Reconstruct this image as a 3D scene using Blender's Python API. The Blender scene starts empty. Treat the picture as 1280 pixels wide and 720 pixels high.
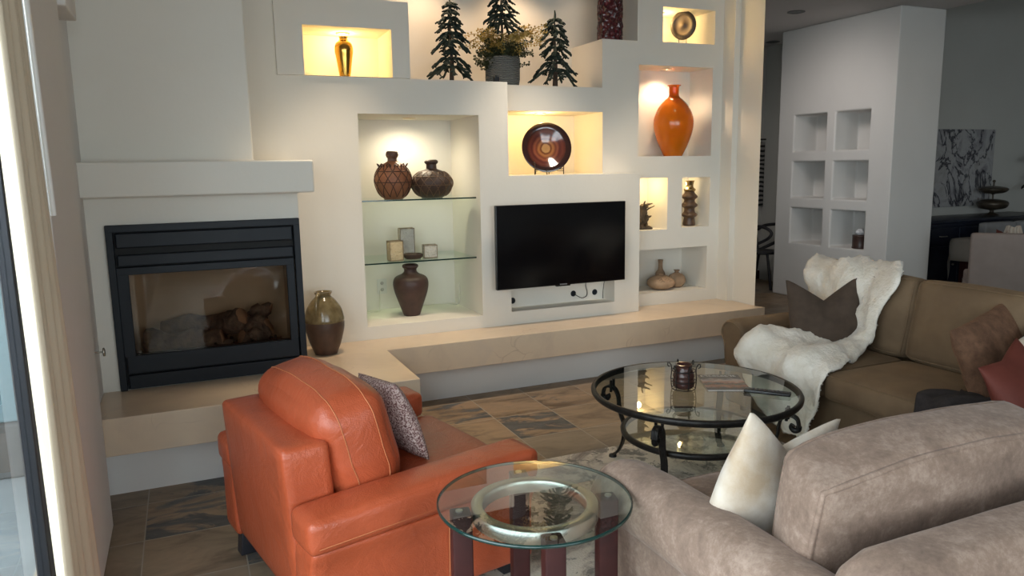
import bpy, bmesh, math, random
from math import pi, sin, cos, radians as R
from mathutils import Vector as V, Matrix as MX, noise as NZ, Quaternion

SC = bpy.context.scene
COL = SC.collection
PI = pi

# ------------------------------------------------------------------ materials
def mat(name, col=(.8, .8, .8), rough=.6, metal=0, **kw):
    m = bpy.data.materials.new(name); m.use_nodes = True
    nt = m.node_tree; b = nt.nodes['Principled BSDF']
    b.inputs['Base Color'].default_value = (*col, 1)
    b.inputs['Roughness'].default_value = rough
    b.inputs['Metallic'].default_value = metal
    for k, v in kw.items():
        b.inputs[k.replace('_', ' ')].default_value = v
    return m

def nd(m, t, **kw):
    n = m.node_tree.nodes.new(t)
    for k, v in kw.items(): setattr(n, k, v)
    return n

def ln(m, a, b): m.node_tree.links.new(a, b)

def coords(m, scale=(1, 1, 1), kind='Object', rot=(0, 0, 0)):
    tc = nd(m, 'ShaderNodeTexCoord'); mp = nd(m, 'ShaderNodeMapping')
    mp.inputs['Scale'].default_value = scale; mp.inputs['Rotation'].default_value = rot
    ln(m, tc.outputs[kind], mp.inputs['Vector']); return mp.outputs['Vector']

def noise(m, vec, scale, detail=4, rough=.55, dist=0):
    n = nd(m, 'ShaderNodeTexNoise')
    n.inputs['Scale'].default_value = scale; n.inputs['Detail'].default_value = detail
    n.inputs['Roughness'].default_value = rough; n.inputs['Distortion'].default_value = dist
    ln(m, vec, n.inputs['Vector']); return n.outputs['Fac']

def ramp(m, fac, stops):
    r = nd(m, 'ShaderNodeValToRGB'); e = r.color_ramp.elements
    while len(e) < len(stops): e.new(.5)
    for x, (p, c) in zip(e, stops):
        x.position = p; x.color = (*c, 1) if len(c) == 3 else c
    ln(m, fac, r.inputs['Fac']); return r.outputs['Color']

def bump(m, h, strength=.2, dist=.01):
    b = nd(m, 'ShaderNodeBump'); b.inputs['Strength'].default_value = strength
    b.inputs['Distance'].default_value = dist; ln(m, h, b.inputs['Height'])
    ln(m, b.outputs['Normal'], m.node_tree.nodes['Principled BSDF'].inputs['Normal'])

def base(m, out): ln(m, out, m.node_tree.nodes['Principled BSDF'].inputs['Base Color'])

def mathn(m, op, a, b=None):
    n = nd(m, 'ShaderNodeMath', operation=op)
    for i, q in enumerate((a, b)):
        if q is None: continue
        if isinstance(q, (int, float)): n.inputs[i].default_value = q
        else: ln(m, q, n.inputs[i])
    return n.outputs[0]

def mix(m, fac, a, b, kind='MIX'):
    n = nd(m, 'ShaderNodeMix', data_type='RGBA', blend_type=kind)
    for i, q in ((0, fac), (6, a), (7, b)):
        if isinstance(q, (int, float)): n.inputs[i].default_value = q
        elif isinstance(q, tuple): n.inputs[i].default_value = (*q, 1)
        else: ln(m, q, n.inputs[i])
    return n.outputs[2]

def mottled(name, c1, c2, scale=6, rough=.7, bs=.15, bscale=60, lo=.35, hi=.65, bd=.004, sheen=0, **kw):
    m = mat(name, c1, rough, **kw); v = coords(m)
    base(m, ramp(m, noise(m, v, scale, 5), [(lo, c1), (hi, c2)]))
    if bs: bump(m, noise(m, v, bscale, 3), bs, bd)
    if sheen:
        b = m.node_tree.nodes['Principled BSDF']
        b.inputs['Sheen Weight'].default_value = sheen; b.inputs['Sheen Roughness'].default_value = .4
        b.inputs['Sheen Tint'].default_value = (*[min(1, x * 2.2) for x in c2], 1)
    return m

def glass(name, col=(1, 1, 1), ior=1.45, rough=0):
    m = mat(name, col, rough, IOR=ior, Transmission_Weight=1.0); return m

def pane_glass(name, tint=(.93, .97, .95), refl=1.45, rough=.0):
    """thin flat pane: mostly clear with Fresnel mirror"""
    m = bpy.data.materials.new(name); m.use_nodes = True; nt = m.node_tree
    nt.nodes.clear()
    o = nt.nodes.new('ShaderNodeOutputMaterial'); mx = nt.nodes.new('ShaderNodeMixShader')
    t = nt.nodes.new('ShaderNodeBsdfTransparent'); g = nt.nodes.new('ShaderNodeBsdfGlossy')
    f = nt.nodes.new('ShaderNodeFresnel'); f.inputs['IOR'].default_value = refl
    t.inputs['Color'].default_value = (*tint, 1); g.inputs['Roughness'].default_value = rough
    g.inputs['Color'].default_value = (1, 1, 1, 1)
    ge = nt.nodes.new('ShaderNodeNewGeometry'); k = nt.nodes.new('ShaderNodeMath'); k.operation = 'SUBTRACT'; k.inputs[0].default_value = 1
    k2 = nt.nodes.new('ShaderNodeMath'); k2.operation = 'MULTIPLY'
    nt.links.new(ge.outputs['Backfacing'], k.inputs[1]); nt.links.new(k.outputs[0], k2.inputs[0]); nt.links.new(f.outputs[0], k2.inputs[1])
    nt.links.new(k2.outputs[0], mx.inputs[0]); nt.links.new(t.outputs[0], mx.inputs[1])
    nt.links.new(g.outputs[0], mx.inputs[2]); nt.links.new(mx.outputs[0], o.inputs[0])
    return m

def emis(name, col, s):
    m = mat(name, (1, 1, 1)); b = m.node_tree.nodes['Principled BSDF']
    b.inputs['Emission Color'].default_value = (*col, 1); b.inputs['Emission Strength'].default_value = s
    return m

PLASTER = mottled('plaster', (.74, .71, .64), (.78, .75, .68), 1.3, .85, .12, 26, .3, .7, .006)
PLASTER_B = mottled('plaster_white', (.70, .69, .67), (.74, .73, .71), 1.5, .85, .12, 26, .3, .7, .006)
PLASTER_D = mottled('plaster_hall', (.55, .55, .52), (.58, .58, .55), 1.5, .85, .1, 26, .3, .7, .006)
CEILM = mottled('ceiling_paint', (.60, .57, .56), (.63, .6, .59), 1.5, .9, .1, 30, .3, .7, .004)

def limestone():
    m = mat('limestone', rough=.28); v = coords(m)
    n1 = noise(m, v, 3.2, 6, .6, .6)
    c = ramp(m, n1, [(.25, (.58, .455, .345)), (.55, (.68, .54, .395)), (.8, (.61, .495, .39))])
    vo = nd(m, 'ShaderNodeTexVoronoi', feature='DISTANCE_TO_EDGE'); vo.inputs['Scale'].default_value = 2.3
    w = nd(m, 'ShaderNodeVectorMath', operation='ADD'); nn = nd(m, 'ShaderNodeTexNoise'); nn.inputs['Scale'].default_value = 3
    sc = nd(m, 'ShaderNodeVectorMath', operation='SCALE'); sc.inputs['Scale'].default_value = .5
    ln(m, v, nn.inputs['Vector']); ln(m, nn.outputs['Color'], sc.inputs[0]); ln(m, v, w.inputs[0]); ln(m, sc.outputs[0], w.inputs[1])
    ln(m, w.outputs[0], vo.inputs['Vector'])
    vein = ramp(m, vo.outputs['Distance'], [(0, (.5, .5, .5)), (.012, (0, 0, 0))])
    msk = ramp(m, noise(m, v, 2.1, 2), [(.5, (0, 0, 0)), (.62, (1, 1, 1))])
    fac = mathn(m, 'MULTIPLY', vein, msk)
    base(m, mix(m, fac, c, (.40, .28, .2)))
    return m
LIME = limestone()

def slate():
    m = mat('slate_tile', rough=.42, Specular_IOR_Level=.4)
    at = nd(m, 'ShaderNodeAttribute'); at.attribute_name = 'tint'
    sep = nd(m, 'ShaderNodeSeparateColor'); ln(m, at.outputs['Color'], sep.inputs[0])
    tc = nd(m, 'ShaderNodeTexCoord')
    add = nd(m, 'ShaderNodeVectorMath', operation='ADD'); sc = nd(m, 'ShaderNodeVectorMath', operation='SCALE')
    comb = nd(m, 'ShaderNodeCombineXYZ'); ln(m, sep.outputs[2], comb.inputs[2]); ln(m, sep.outputs[1], comb.inputs[0])
    ln(m, comb.outputs[0], sc.inputs[0]); sc.inputs['Scale'].default_value = 37
    ln(m, tc.outputs['Object'], add.inputs[0]); ln(m, sc.outputs[0], add.inputs[1])
    mp = nd(m, 'ShaderNodeMapping'); mp.inputs['Scale'].default_value = (1.0, 2.4, 1); mp.inputs['Rotation'].default_value = (0, 0, .5)
    ln(m, add.outputs[0], mp.inputs['Vector']); v = mp.outputs['Vector']
    n1 = noise(m, v, 2.6, 9, .62, 1.3)
    tan = ramp(m, n1, [(.32, (.10, .064, .038)), (.5, (.25, .175, .108)), (.68, (.31, .210, .130))])
    gry = ramp(m, n1, [(.3, (.16, .128, .092)), (.7, (.28, .23, .17))])
    c = mix(m, sep.outputs[1], tan, gry)
    n2 = noise(m, v, 1.9, 10, .66, 1.8)
    thr = mathn(m, 'SUBTRACT', n2, mathn(m, 'SUBTRACT', .86, mathn(m, 'MULTIPLY', sep.outputs[0], .42)))
    k = ramp(m, mathn(m, 'MULTIPLY', thr, 14), [(0, (0, 0, 0)), (1, (1, 1, 1))])
    dark = ramp(m, noise(m, v, 9, 4), [(.3, (.055, .055, .055)), (.7, (.10, .10, .098))])
    c = mix(m, k, c, dark)
    # grout on a .40 x .41 grid
    sx = nd(m, 'ShaderNodeSeparateXYZ'); ln(m, tc.outputs['Object'], sx.inputs[0])
    def edge(o, off, per):
        f = mathn(m, 'FRACT', mathn(m, 'DIVIDE', mathn(m, 'SUBTRACT', o, off), per))
        return mathn(m, 'MULTIPLY', mathn(m, 'MINIMUM', f, mathn(m, 'SUBTRACT', 1.0, f)), per)
    d = mathn(m, 'MINIMUM', edge(sx.outputs[0], 1.73, .4), edge(sx.outputs[1], 4.3, .41))
    g = mathn(m, 'LESS_THAN', d, .0028)
    base(m, mix(m, g, c, (.30, .27, .22)))
    h = mathn(m, 'ADD', mathn(m, 'MULTIPLY', n2, .6), mathn(m, 'MULTIPLY', mathn(m, 'MINIMUM', d, .006), 60))
    bump(m, h, .35, .006)
    return m
SLATE = slate()

def rug_mat():
    m = mat('rug_pile', rough=.95); v = coords(m)
    n = noise(m, v, 3.0, 8, .68, .9); n2 = noise(m, v, 9, 8, .75, .5); n3 = noise(m, v, 120, 2)
    c = ramp(m, n, [(.38, (.13, .10, .09)), (.46, (.34, .29, .25)), (.54, (.62, .56, .47)), (.68, (.66, .60, .51))])
    k = ramp(m, n2, [(.53, (0, 0, 0)), (.57, (1, 1, 1))])
    c = mix(m, k, c, (.12, .11, .10))
    base(m, mix(m, mathn(m, 'MULTIPLY', n3, .35), c, (.75, .7, .62))); bump(m, n3, .5, .006)
    return m
RUG = rug_mat()

LEATHER = mat('leather', (.46, .105, .03), .36, Specular_IOR_Level=.55)
def _l(m):
    v = coords(m)
    base(m, ramp(m, noise(m, v, 5, 5), [(.3, (.36, .068, .025)), (.7, (.46, .092, .036))]))
    vo = nd(m, 'ShaderNodeTexVoronoi'); vo.inputs['Scale'].default_value = 220; ln(m, v, vo.inputs['Vector'])
    h = mathn(m, 'ADD', mathn(m, 'MULTIPLY', vo.outputs['Distance'], .25), mathn(m, 'MULTIPLY', noise(m, v, 9, 4, .6, 1.0), 3.0))
    bump(m, h, .22, .012)
_l(LEATHER)
STITCH = mat('stitch', (.48, .16, .065), .6)
DARKW = mottled('dark_wood', (.035, .012, .012), (.050, .016, .015), 12, .42, .05, 80, Specular_IOR_Level=.2)
BLACKW = mottled('black_wood', (.012, .012, .016), (.02, .02, .026), 10, .4, .05, 60)
def velvet():
    m = mat('taupe_velvet_nap', rough=.8); v = coords(m)
    n1 = noise(m, v, 7, 8, .72, .4); n2 = noise(m, v, 60, 4, .7)
    f = mathn(m, 'ADD', mathn(m, 'MULTIPLY', n1, .7), mathn(m, 'MULTIPLY', n2, .3))
    base(m, ramp(m, f, [(.36, (.165, .110, .083)), (.5, (.25, .172, .130)), (.64, (.385, .285, .228))]))
    bump(m, n2, .12, .004)
    b = m.node_tree.nodes['Principled BSDF']; b.inputs['Sheen Weight'].default_value = .25; b.inputs['Sheen Roughness'].default_value = .4; b.inputs['Sheen Tint'].default_value = (.7, .62, .58, 1)
    return m
TAUPE = velvet()
OLIVE = mottled('olive_suede', (.135, .086, .047), (.185, .122, .068), 5, .85, .1, 300, .35, .65, .002, sheen=.25)
BROWNP = mottled('brown_plush', (.050, .033, .022), (.074, .050, .035), 14, .9, .2, 260, .35, .65, .003, sheen=.3)
FUZZY = mottled('fuzzy_brown', (.085, .040, .021), (.16, .082, .045), 22, .95, .5, 160, .35, .65, .006, sheen=.4)
RED = mottled('rust_red', (.105, .020, .012), (.14, .029, .018), 8, .75, .1, 260, sheen=.3)
NAVY = mottled('navy_knit', (.016, .012, .012), (.030, .023, .022), 30, .95, .5, 90, .35, .65, .006)
HIDE = mottled('cream_hide', (.46, .35, .24), (.70, .65, .58), 4.5, .85, .2, 200, .38, .62, .003, sheen=.3)
FUR = mottled('white_fur', (.72, .66, .56), (.84, .79, .71), 9, .95, .9, 45, .35, .65, .010, sheen=.4)
IRON = mottled('iron', (.018, .017, .016), (.035, .032, .03), 30, .42, .1, 120, metal=.6)
FPBLK = mat('black_metal', (.007, .0105, .016), .5, .0, Specular_IOR_Level=.3)
STEEL = mat('brushed_steel', (.62, .60, .57), .30, 1.0)
NICKEL = mat('nickel', (.5, .48, .44), .3, 1.0)
TVBLK = mat('tv_black', (.004, .004, .005), .25)
TVSCR = mat('tv_screen', (.002, .002, .003), .16)
TABGL = pane_glass('table_glass', (.86, .91, .89), 2.2)
SHGL = pane_glass('shelf_glass', (.88, .95, .91), 1.5)
EDGEGL = mat('glass_edge', (.006, .030, .026), .12, Specular_IOR_Level=.6)
FPGL = pane_glass('fire_glass', (.80, .76, .72), 1.45, .03)
WINGL = pane_glass('door_glass', (.66, .71, .725), 1.5)

# ------------------------------------------------------------------ mesh helpers
class B:
    """collects shapes into one mesh"""
    def __init__(self): self.bm = bmesh.new(); self.mi = 0
    def _set(self, faces, smooth=False):
        for f in faces:
            f.material_index = self.mi; f.smooth = smooth
    def box(self, a, b, bev=0, seg=2, M=None, smooth=False):
        x0, y0, z0 = a; x1, y1, z1 = b
        t = bmesh.new()
        bmesh.ops.create_cube(t, size=1)
        for v in t.verts:
            v.co = V(((x0 + x1) / 2 + v.co.x * (x1 - x0), (y0 + y1) / 2 + v.co.y * (y1 - y0), (z0 + z1) / 2 + v.co.z * (z1 - z0)))
        if bev: bmesh.ops.bevel(t, geom=t.edges[:], offset=bev, segments=seg, affect='EDGES', profile=.5)
        self.merge(t, M, smooth or (bev > 0 and seg > 2)); return self
    def merge(self, t, M=None, smooth=None):
        if M: bmesh.ops.transform(t, matrix=M, verts=t.verts)
        mp = {}
        for v in t.verts: mp[v] = self.bm.verts.new(v.co)
        for f in t.faces:
            try: nf = self.bm.faces.new([mp[v] for v in f.verts])
            except ValueError: continue
            nf.material_index = self.mi; nf.smooth = f.smooth if smooth is None else smooth
        t.free(); return self
    def tube(self, pts, r, n=8, closed=False, M=None, cap=True):
        pts = [V(p) for p in pts]; N = len(pts)
        rr = r if callable(r) else (lambda t: r)
        prev = None; rings = []
        for i, p in enumerate(pts):
            if closed: tg = pts[(i + 1) % N] - pts[i - 1]
            else: tg = pts[min(i + 1, N - 1)] - pts[max(i - 1, 0)]
            if tg.length < 1e-9: tg = V((0, 0, 1))
            tg.normalize()
            if prev is None:
                a = V((0, 0, 1)) if abs(tg.z) < .9 else V((1, 0, 0))
                nrm = tg.cross(a).normalized()
            else:
                nrm = prev - tg * prev.dot(tg)
                nrm = nrm.normalized() if nrm.length > 1e-6 else tg.orthogonal().normalized()
            prev = nrm; bi = tg.cross(nrm); ra = rr(i / max(1, N - 1))
            ring = []
            for k in range(n):
                a = 2 * PI * k / n
                co = p + (nrm * cos(a) + bi * sin(a)) * ra
                if M: co = M @ co
                ring.append(self.bm.verts.new(co))
            rings.append(ring)
        fs = []
        for i in range(N if closed else N - 1):
            A, C = rings[i], rings[(i + 1) % N]
            off = 0
            if closed and i == N - 1:
                off = min(range(n), key=lambda o: (A[0].co - C[o].co).length)
            for k in range(n):
                try: fs.append(self.bm.faces.new((A[k], A[(k + 1) % n], C[(k + 1 + off) % n], C[(k + off) % n])))
                except ValueError: pass
        if cap and not closed:
            fs.append(self.bm.faces.new(rings[0][::-1])); fs.append(self.bm.faces.new(rings[-1]))
        self._set(fs, True); return self
    def lathe(self, prof, n=32, c=(0, 0, 0), M=None, smooth=True, fn=None):
        rings = []
        for r, z in prof:
            if r < 1e-5:
                co = V((c[0], c[1], c[2] + z)); rings.append([self.bm.verts.new(M @ co if M else co)])
            else:
                ring = []
                for k in range(n):
                    a = 2 * PI * k / n
                    q = fn(r, z, a) if fn else r
                    co = V((c[0] + q * cos(a), c[1] + q * sin(a), c[2] + z))
                    ring.append(self.bm.verts.new(M @ co if M else co))
                rings.append(ring)
        fs = []
        for A, C in zip(rings, rings[1:]):
            for k in range(n):
                k2 = (k + 1) % n
                if len(A) == 1 and len(C) == 1: break
                if len(A) == 1: fs.append(self.bm.faces.new((A[0], C[k2], C[k])))
                elif len(C) == 1: fs.append(self.bm.faces.new((A[k], A[k2], C[0])))
                else: fs.append(self.bm.faces.new((A[k], A[k2], C[k2], C[k])))
        self._set(fs, smooth); return self
    def prism(self, poly, z0, z1, bev=0, M=None, seg=2, smooth=False):
        t = bmesh.new()
        lo = [t.verts.new((x, y, z0)) for x, y in poly]; hi = [t.verts.new((x, y, z1)) for x, y in poly]
        t.faces.new(lo[::-1]); t.faces.new(hi); n = len(poly)
        for i in range(n): t.faces.new((lo[i], lo[(i + 1) % n], hi[(i + 1) % n], hi[i]))
        bmesh.ops.recalc_face_normals(t, faces=t.faces[:])
        if bev: bmesh.ops.bevel(t, geom=t.edges[:], offset=bev, segments=seg, affect='EDGES', profile=.5)
        self.merge(t, M, smooth); return self
    def grid(self, fn, nu, nv, closeu=False, smooth=True):
        vs = [[self.bm.verts.new(fn(i / (nu if closeu else nu - 1), j / (nv - 1))) for j in range(nv)] for i in range(nu)]
        fs = []
        for i in range(nu if closeu else nu - 1):
            for j in range(nv - 1):
                i2 = (i + 1) % nu
                fs.append(self.bm.faces.new((vs[i][j], vs[i2][j], vs[i2][j + 1], vs[i][j + 1])))
        self._set(fs, smooth); return self
    def ball(self, c, r, seg=12, M=None, sc=(1, 1, 1)):
        t = bmesh.new(); bmesh.ops.create_uvsphere(t, u_segments=seg, v_segments=max(6, seg // 2 + 2), radius=1)
        for v in t.verts: v.co = V((c[0] + v.co.x * r * sc[0], c[1] + v.co.y * r * sc[1], c[2] + v.co.z * r * sc[2]))
        self.merge(t, M, True); return self
    def out(self, name, mats, parent=None, loc=None, rot=None, recalc=False):
        if recalc: bmesh.ops.recalc_face_normals(self.bm, faces=self.bm.faces[:])
        self.bm.normal_update()
        for e in self.bm.edges:
            if len(e.link_faces) == 2 and e.calc_face_angle(0) > R(80): e.smooth = False
        me = bpy.data.meshes.new(name); self.bm.to_mesh(me); self.bm.free()
        o = bpy.data.objects.new(name, me); COL.objects.link(o)
        for m in (mats if isinstance(mats, (list, tuple)) else [mats]): me.materials.append(m)
        if parent: o.parent = parent
        if loc: o.location = loc
        if rot: o.rotation_euler = rot
        return o

def tag(o, label, cat, group=None, kind=None):
    o['label'] = label; o['category'] = cat
    if group: o['group'] = group
    if kind: o['kind'] = kind
    return o

def thing(name, label, cat, loc=(0, 0, 0), rz=0, group=None):
    o = bpy.data.objects.new(name, None); COL.objects.link(o)
    o.location = loc; o.rotation_euler = (0, 0, rz); o.empty_display_size = .1
    return tag(o, label, cat, group)

def struct(o, label=None):
    o['kind'] = 'structure'
    if label: o['label'] = label
    return o

def smoothstep(a, b, x):
    t = max(0, min(1, (x - a) / (b - a))); return t * t * (3 - 2 * t)

def cushmap(half, r, bulge):
    hx = V(half)
    def f(p):
        q = V((p[0] * hx.x, p[1] * hx.y, p[2] * hx.z))
        inn = V([max(-(hx[i] - r), min(hx[i] - r, q[i])) for i in range(3)])
        d = q - inn
        if d.length > 1e-9: q = inn + d.normalized() * r
        for i in range(3):
            j, k = (i + 1) % 3, (i + 2) % 3
            q[i] += p[i] * bulge[i] * max(0, 1 - p[j] ** 2) * max(0, 1 - p[k] ** 2)
        return q
    return f

def cushion(b, half, r, bulge=(0, 0, 0), n=14, fn=None, M=None, pipe=None, pr=.006, wr=0, seed=0):
    """padded box; pipe = list of (axis, sign) faces whose rim gets a piping cord (material index 1)"""
    f = cushmap(half, r, bulge)
    def g(p):
        q = f(p)
        if wr:
            q = q + NZ.noise_vector((q + V((seed, seed * 1.7, 0))) * 7) * wr
        if fn: q = fn(q)
        return M @ q if M else q
    t = bmesh.new(); cache = {}
    def vert(p):
        key = tuple(round(x, 5) for x in p)
        if key not in cache: cache[key] = t.verts.new(g(p))
        return cache[key]
    us = [sin(PI / 2 * (-1 + 2 * i / n)) for i in range(n + 1)]
    for ax in range(3):
        for s in (-1, 1):
            for i in range(n):
                for j in range(n):
                    q = []
                    for (a, c) in ((us[i], us[j]), (us[i + 1], us[j]), (us[i + 1], us[j + 1]), (us[i], us[j + 1])):
                        p = [0, 0, 0]; p[ax] = s; p[(ax + 1) % 3] = a; p[(ax + 2) % 3] = c; q.append(vert(p))
                    if s < 0: q.reverse()
                    t.faces.new(q)
    b.merge(t, None, True)
    for ax, s in (pipe or []):
        path = []
        m = 14
        for (a0, c0, a1, c1) in ((-1, -1, 1, -1), (1, -1, 1, 1), (1, 1, -1, 1), (-1, 1, -1, -1)):
            for k in range(m):
                tt = k / m
                p = [0, 0, 0]; p[ax] = s; p[(ax + 1) % 3] = a0 + (a1 - a0) * tt; p[(ax + 2) % 3] = c0 + (c1 - c0) * tt
                path.append(g(p))
        old = b.mi; b.mi = 1; b.tube(path, pr, 6, closed=True); b.mi = old

def pillow(b, w, h, T, chop=0, n=26, chopw=.4, wr=.004, seed=0, pinch=.06, M=None):
    """knife-edge pillow in the xz plane (y is thickness), ears at the top corners when chopped"""
    def pt(u, v, s):
        x = w / 2 * u * (1 - pinch * (1 - v * v)); z = h / 2 * v * (1 - pinch * (1 - u * u))
        k = max(0, (1 - u * u) * (1 - v * v))
        y = s * T / 2 * k ** .45
        if chop:
            d = chop * max(0, 1 - abs(u) / .93) ** 1.15 * smoothstep(-.7, 1, v)
            z -= d; y *= 1 - .30 * smoothstep(0, 1, v)
        co = V((x, y, z))
        co += NZ.noise_vector((co + V((seed, 0, s * .3))) * 9) * wr * (k ** .3 if k > 0 else 0)
        return M @ co if M else co
    t = bmesh.new(); cache = {}
    for s in (-1, 1):
        def vert(i, j):
            u = sin(PI / 2 * (-1 + 2 * i / n)); v = sin(PI / 2 * (-1 + 2 * j / n))
            rim = i in (0, n) or j in (0, n)
            key = (i, j, 0 if rim else s)
            if key not in cache: cache[key] = t.verts.new(pt(u, v, s))
            return cache[key]
        for i in range(n):
            for j in range(n):
                q = [vert(i, j), vert(i + 1, j), vert(i + 1, j + 1), vert(i, j + 1)]
                if s > 0: q.reverse()
                t.faces.new(q)
    b.merge(t, None, True)

def csg(union, cuts, prisms=()):
    """boolean of boxes -> mesh"""
    def bx(a, c):
        bb = B(); bb.box(a, c); return bb.out('tmp', [])
    objs = [bx(*u) for u in union]
    for poly, z0, z1 in prisms:
        bb = B(); bb.prism(poly, z0, z1); objs.append(bb.out('tmp', []))
    cs = [bx(*c) for c in cuts]
    root = objs[0]
    for o, op in [(o, 'UNION') for o in objs[1:]] + [(o, 'DIFFERENCE') for o in cs]:
        md = root.modifiers.new('b', 'BOOLEAN'); md.operation = op; md.object = o; md.solver = 'EXACT'
    dg = bpy.context.evaluated_depsgraph_get(); dg.update()
    me = bpy.data.meshes.new_from_object(root.evaluated_get(dg))
    for o in objs + cs:
        d = o.data; bpy.data.objects.remove(o); bpy.data.meshes.remove(d)
    bm = bmesh.new(); bm.from_mesh(me)
    bmesh.ops.remove_doubles(bm, verts=bm.verts[:], dist=1e-4)
    bmesh.ops.dissolve_limit(bm, angle_limit=.01, verts=bm.verts[:], edges=bm.edges[:])
    bm.to_mesh(me); bm.free()
    return me

def meshobj(name, me, m, bev=0, seg=3):
    o = bpy.data.objects.new(name, me); COL.objects.link(o); me.materials.clear(); me.materials.append(m)
    if bev:
        md = o.modifiers.new('soft_edge', 'BEVEL'); md.width = bev; md.segments = seg; md.limit_method = 'ANGLE'; md.angle_limit = R(40)
        md.harden_normals = False
    return o

# ------------------------------------------------------------------ camera
H = 1.6
F, YAW, PIT, ROL = 939.1, R(23.45), R(9.217), R(-0.928)
fw = V((sin(YAW) * cos(PIT), cos(YAW) * cos(PIT), -sin(PIT)))
rt = V((cos(YAW), -sin(YAW), 0)); up = rt.cross(fw)
r2 = rt * cos(ROL) + up * sin(ROL); u2 = -rt * sin(ROL) + up * cos(ROL)
cam = bpy.data.objects.new('camera', bpy.data.cameras.new('camera')); COL.objects.link(cam)
cam.matrix_world = MX(((r2.x, u2.x, -fw.x, 0), (r2.y, u2.y, -fw.y, 0), (r2.z, u2.z, -fw.z, H), (0, 0, 0, 1)))
cam.data.sensor_width = 36; cam.data.lens = F / 1280 * 36; cam.data.clip_start = .02
SC.camera = cam

# ------------------------------------------------------------------ room shell
random.seed(5)
def build_floor():
    b = bmesh.new(); lay = b.loops.layers.float_color.new('tint')
    special = {  # (column, row) from x = 1.73, y = 4.30 : (dark vein, grey, seed)
        (0, -1): (.98, .1, .31), (1, 0): (.80, .15, .52), (-1, 0): (.88, .0, .11), (-1, -1): (.35, .0, .77),
        (0, 0): (.12, .12, .22), (1, -1): (.1, .35, .9), (0, -2): (.15, .9, .4), (-5, -1): (.92, .3, .63), (-5, -2): (.92, .3, .63), (-5, -3): (.2, .4, .18),
        (-6, -1): (.1, .5, .29), (-6, -2): (.1, .5, .83), (-5, 0): (.55, .6, .7), (2, 0): (.5, .2, .44), (2, -1): (.1, .2, .05),
        (1, -2): (.1, .7, .35), (-1, 1): (.2, .1, .66), (0, 1): (.05, .2, .5), (1, 1): (.05, .1, .2), (2, 1): (.3, .2, .1), (3, 1): (.1, .2, .8), (4, 1): (.1, .1, .3), (-2, 1): (.1, .1, .4), (-2, -1): (.2, .8, .3)}
    vs = {}
    def v(i, j):
        if (i, j) not in vs: vs[(i, j)] = b.verts.new((1.73 + .4 * i, 4.3 + .41 * j, 0))
        return vs[(i, j)]
    for i in range(-6, 27):
        for j in range(-21, 10):
            f = b.faces.new((v(i, j), v(i + 1, j), v(i + 1, j + 1), v(i, j + 1)))
            t = special.get((i, j), (max(0, random.gauss(.4, .25)), random.random(), random.random()))
            for l in f.loops: l[lay] = (*t, 1)
    bb = B(); bb.bm.free(); bb.bm = b
    return bb.out('floor', SLATE)
struct(build_floor())

# media wall ---------------------------------------------------------------
ZT = 3.1
wall = csg(
    [((.30, 5.05, 0), (2.18, 5.9, 2.19)), ((2.0, 5.05, 0), (3.30, 5.9, 1.53)), ((2.0, 5.22, 0), (4.6, 5.9, 2.19)),
     ((3.055, 5.22, 0), (4.6, 5.9, 2.555)), ((3.373, 5.22, 0), (4.6, 5.9, ZT)), ((.605, 5.02, 2.19), (1.463, 5.9, 2.675)),
     ((.30, 5.05, 0), (.64, 5.9, ZT)), ((.30, 5.72, 0), (4.6, 5.9, ZT)), ((4.21, 5.08, 0), (4.45, 5.9, ZT))],
    [((1.102, 4.9, .52), (1.955, 5.66, 1.957)), ((2.185, 4.9, .527), (3.073, 5.21, 1.15)), ((2.21, 5.0, 1.531), (3.06, 5.69, 2.005)),
     ((3.39, 5.0, 1.66), (4.11, 5.53, 2.375)), ((3.33, 5.1, 1.06), (3.68, 5.51, 1.486)), ((3.825, 5.1, 1.067), (4.11, 5.51, 1.482)),
     ((3.33, 5.1, .53), (4.095, 5.58, .897)), ((3.61, 5.1, 2.56), (4.12, 5.6, 2.828)), ((.772, 4.9, 2.191), (1.342, 5.40, 2.497))],
    [([(4.268, 5.3), (4.266, 5.08), (4.264, 4.80), (4.62, 5.35), (4.62, 5.9), (4.3, 5.9)], 0, ZT)])
struct(meshobj('wall_back', wall, PLASTER, .011))
chim = csg([((-.56, 4.468, 0), (.607, 5.06, 1.6)), ((-.56, 4.56, 1.0), (.39, 5.06, ZT)), ((-.56, 4.348, 1.473), (.687, 5.06, 1.653))],
           [((-.365, 4.3, .44), (.585, 4.98, 1.31))])
struct(meshobj('wall_chimney', chim, PLASTER, .014))

# left wall with door opening, recess by the chimney
lw = csg([((-.56, -4.0, 0), (-.405, 3.69, ZT)), ((-.56, 3.5, 0), (-.47, 5.06, ZT))], [((-.9, -2.6, .0), (-.2, 2.91, 2.62))])
struct(meshobj('wall_left', lw, PLASTER_B, .012))
B_ = B(); B_.box((-.47, 3.69, 2.28), (-.375, 4.05, 2.5), .008, 3)
struct(B_.out('trim_1', PLASTER_B))

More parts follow.
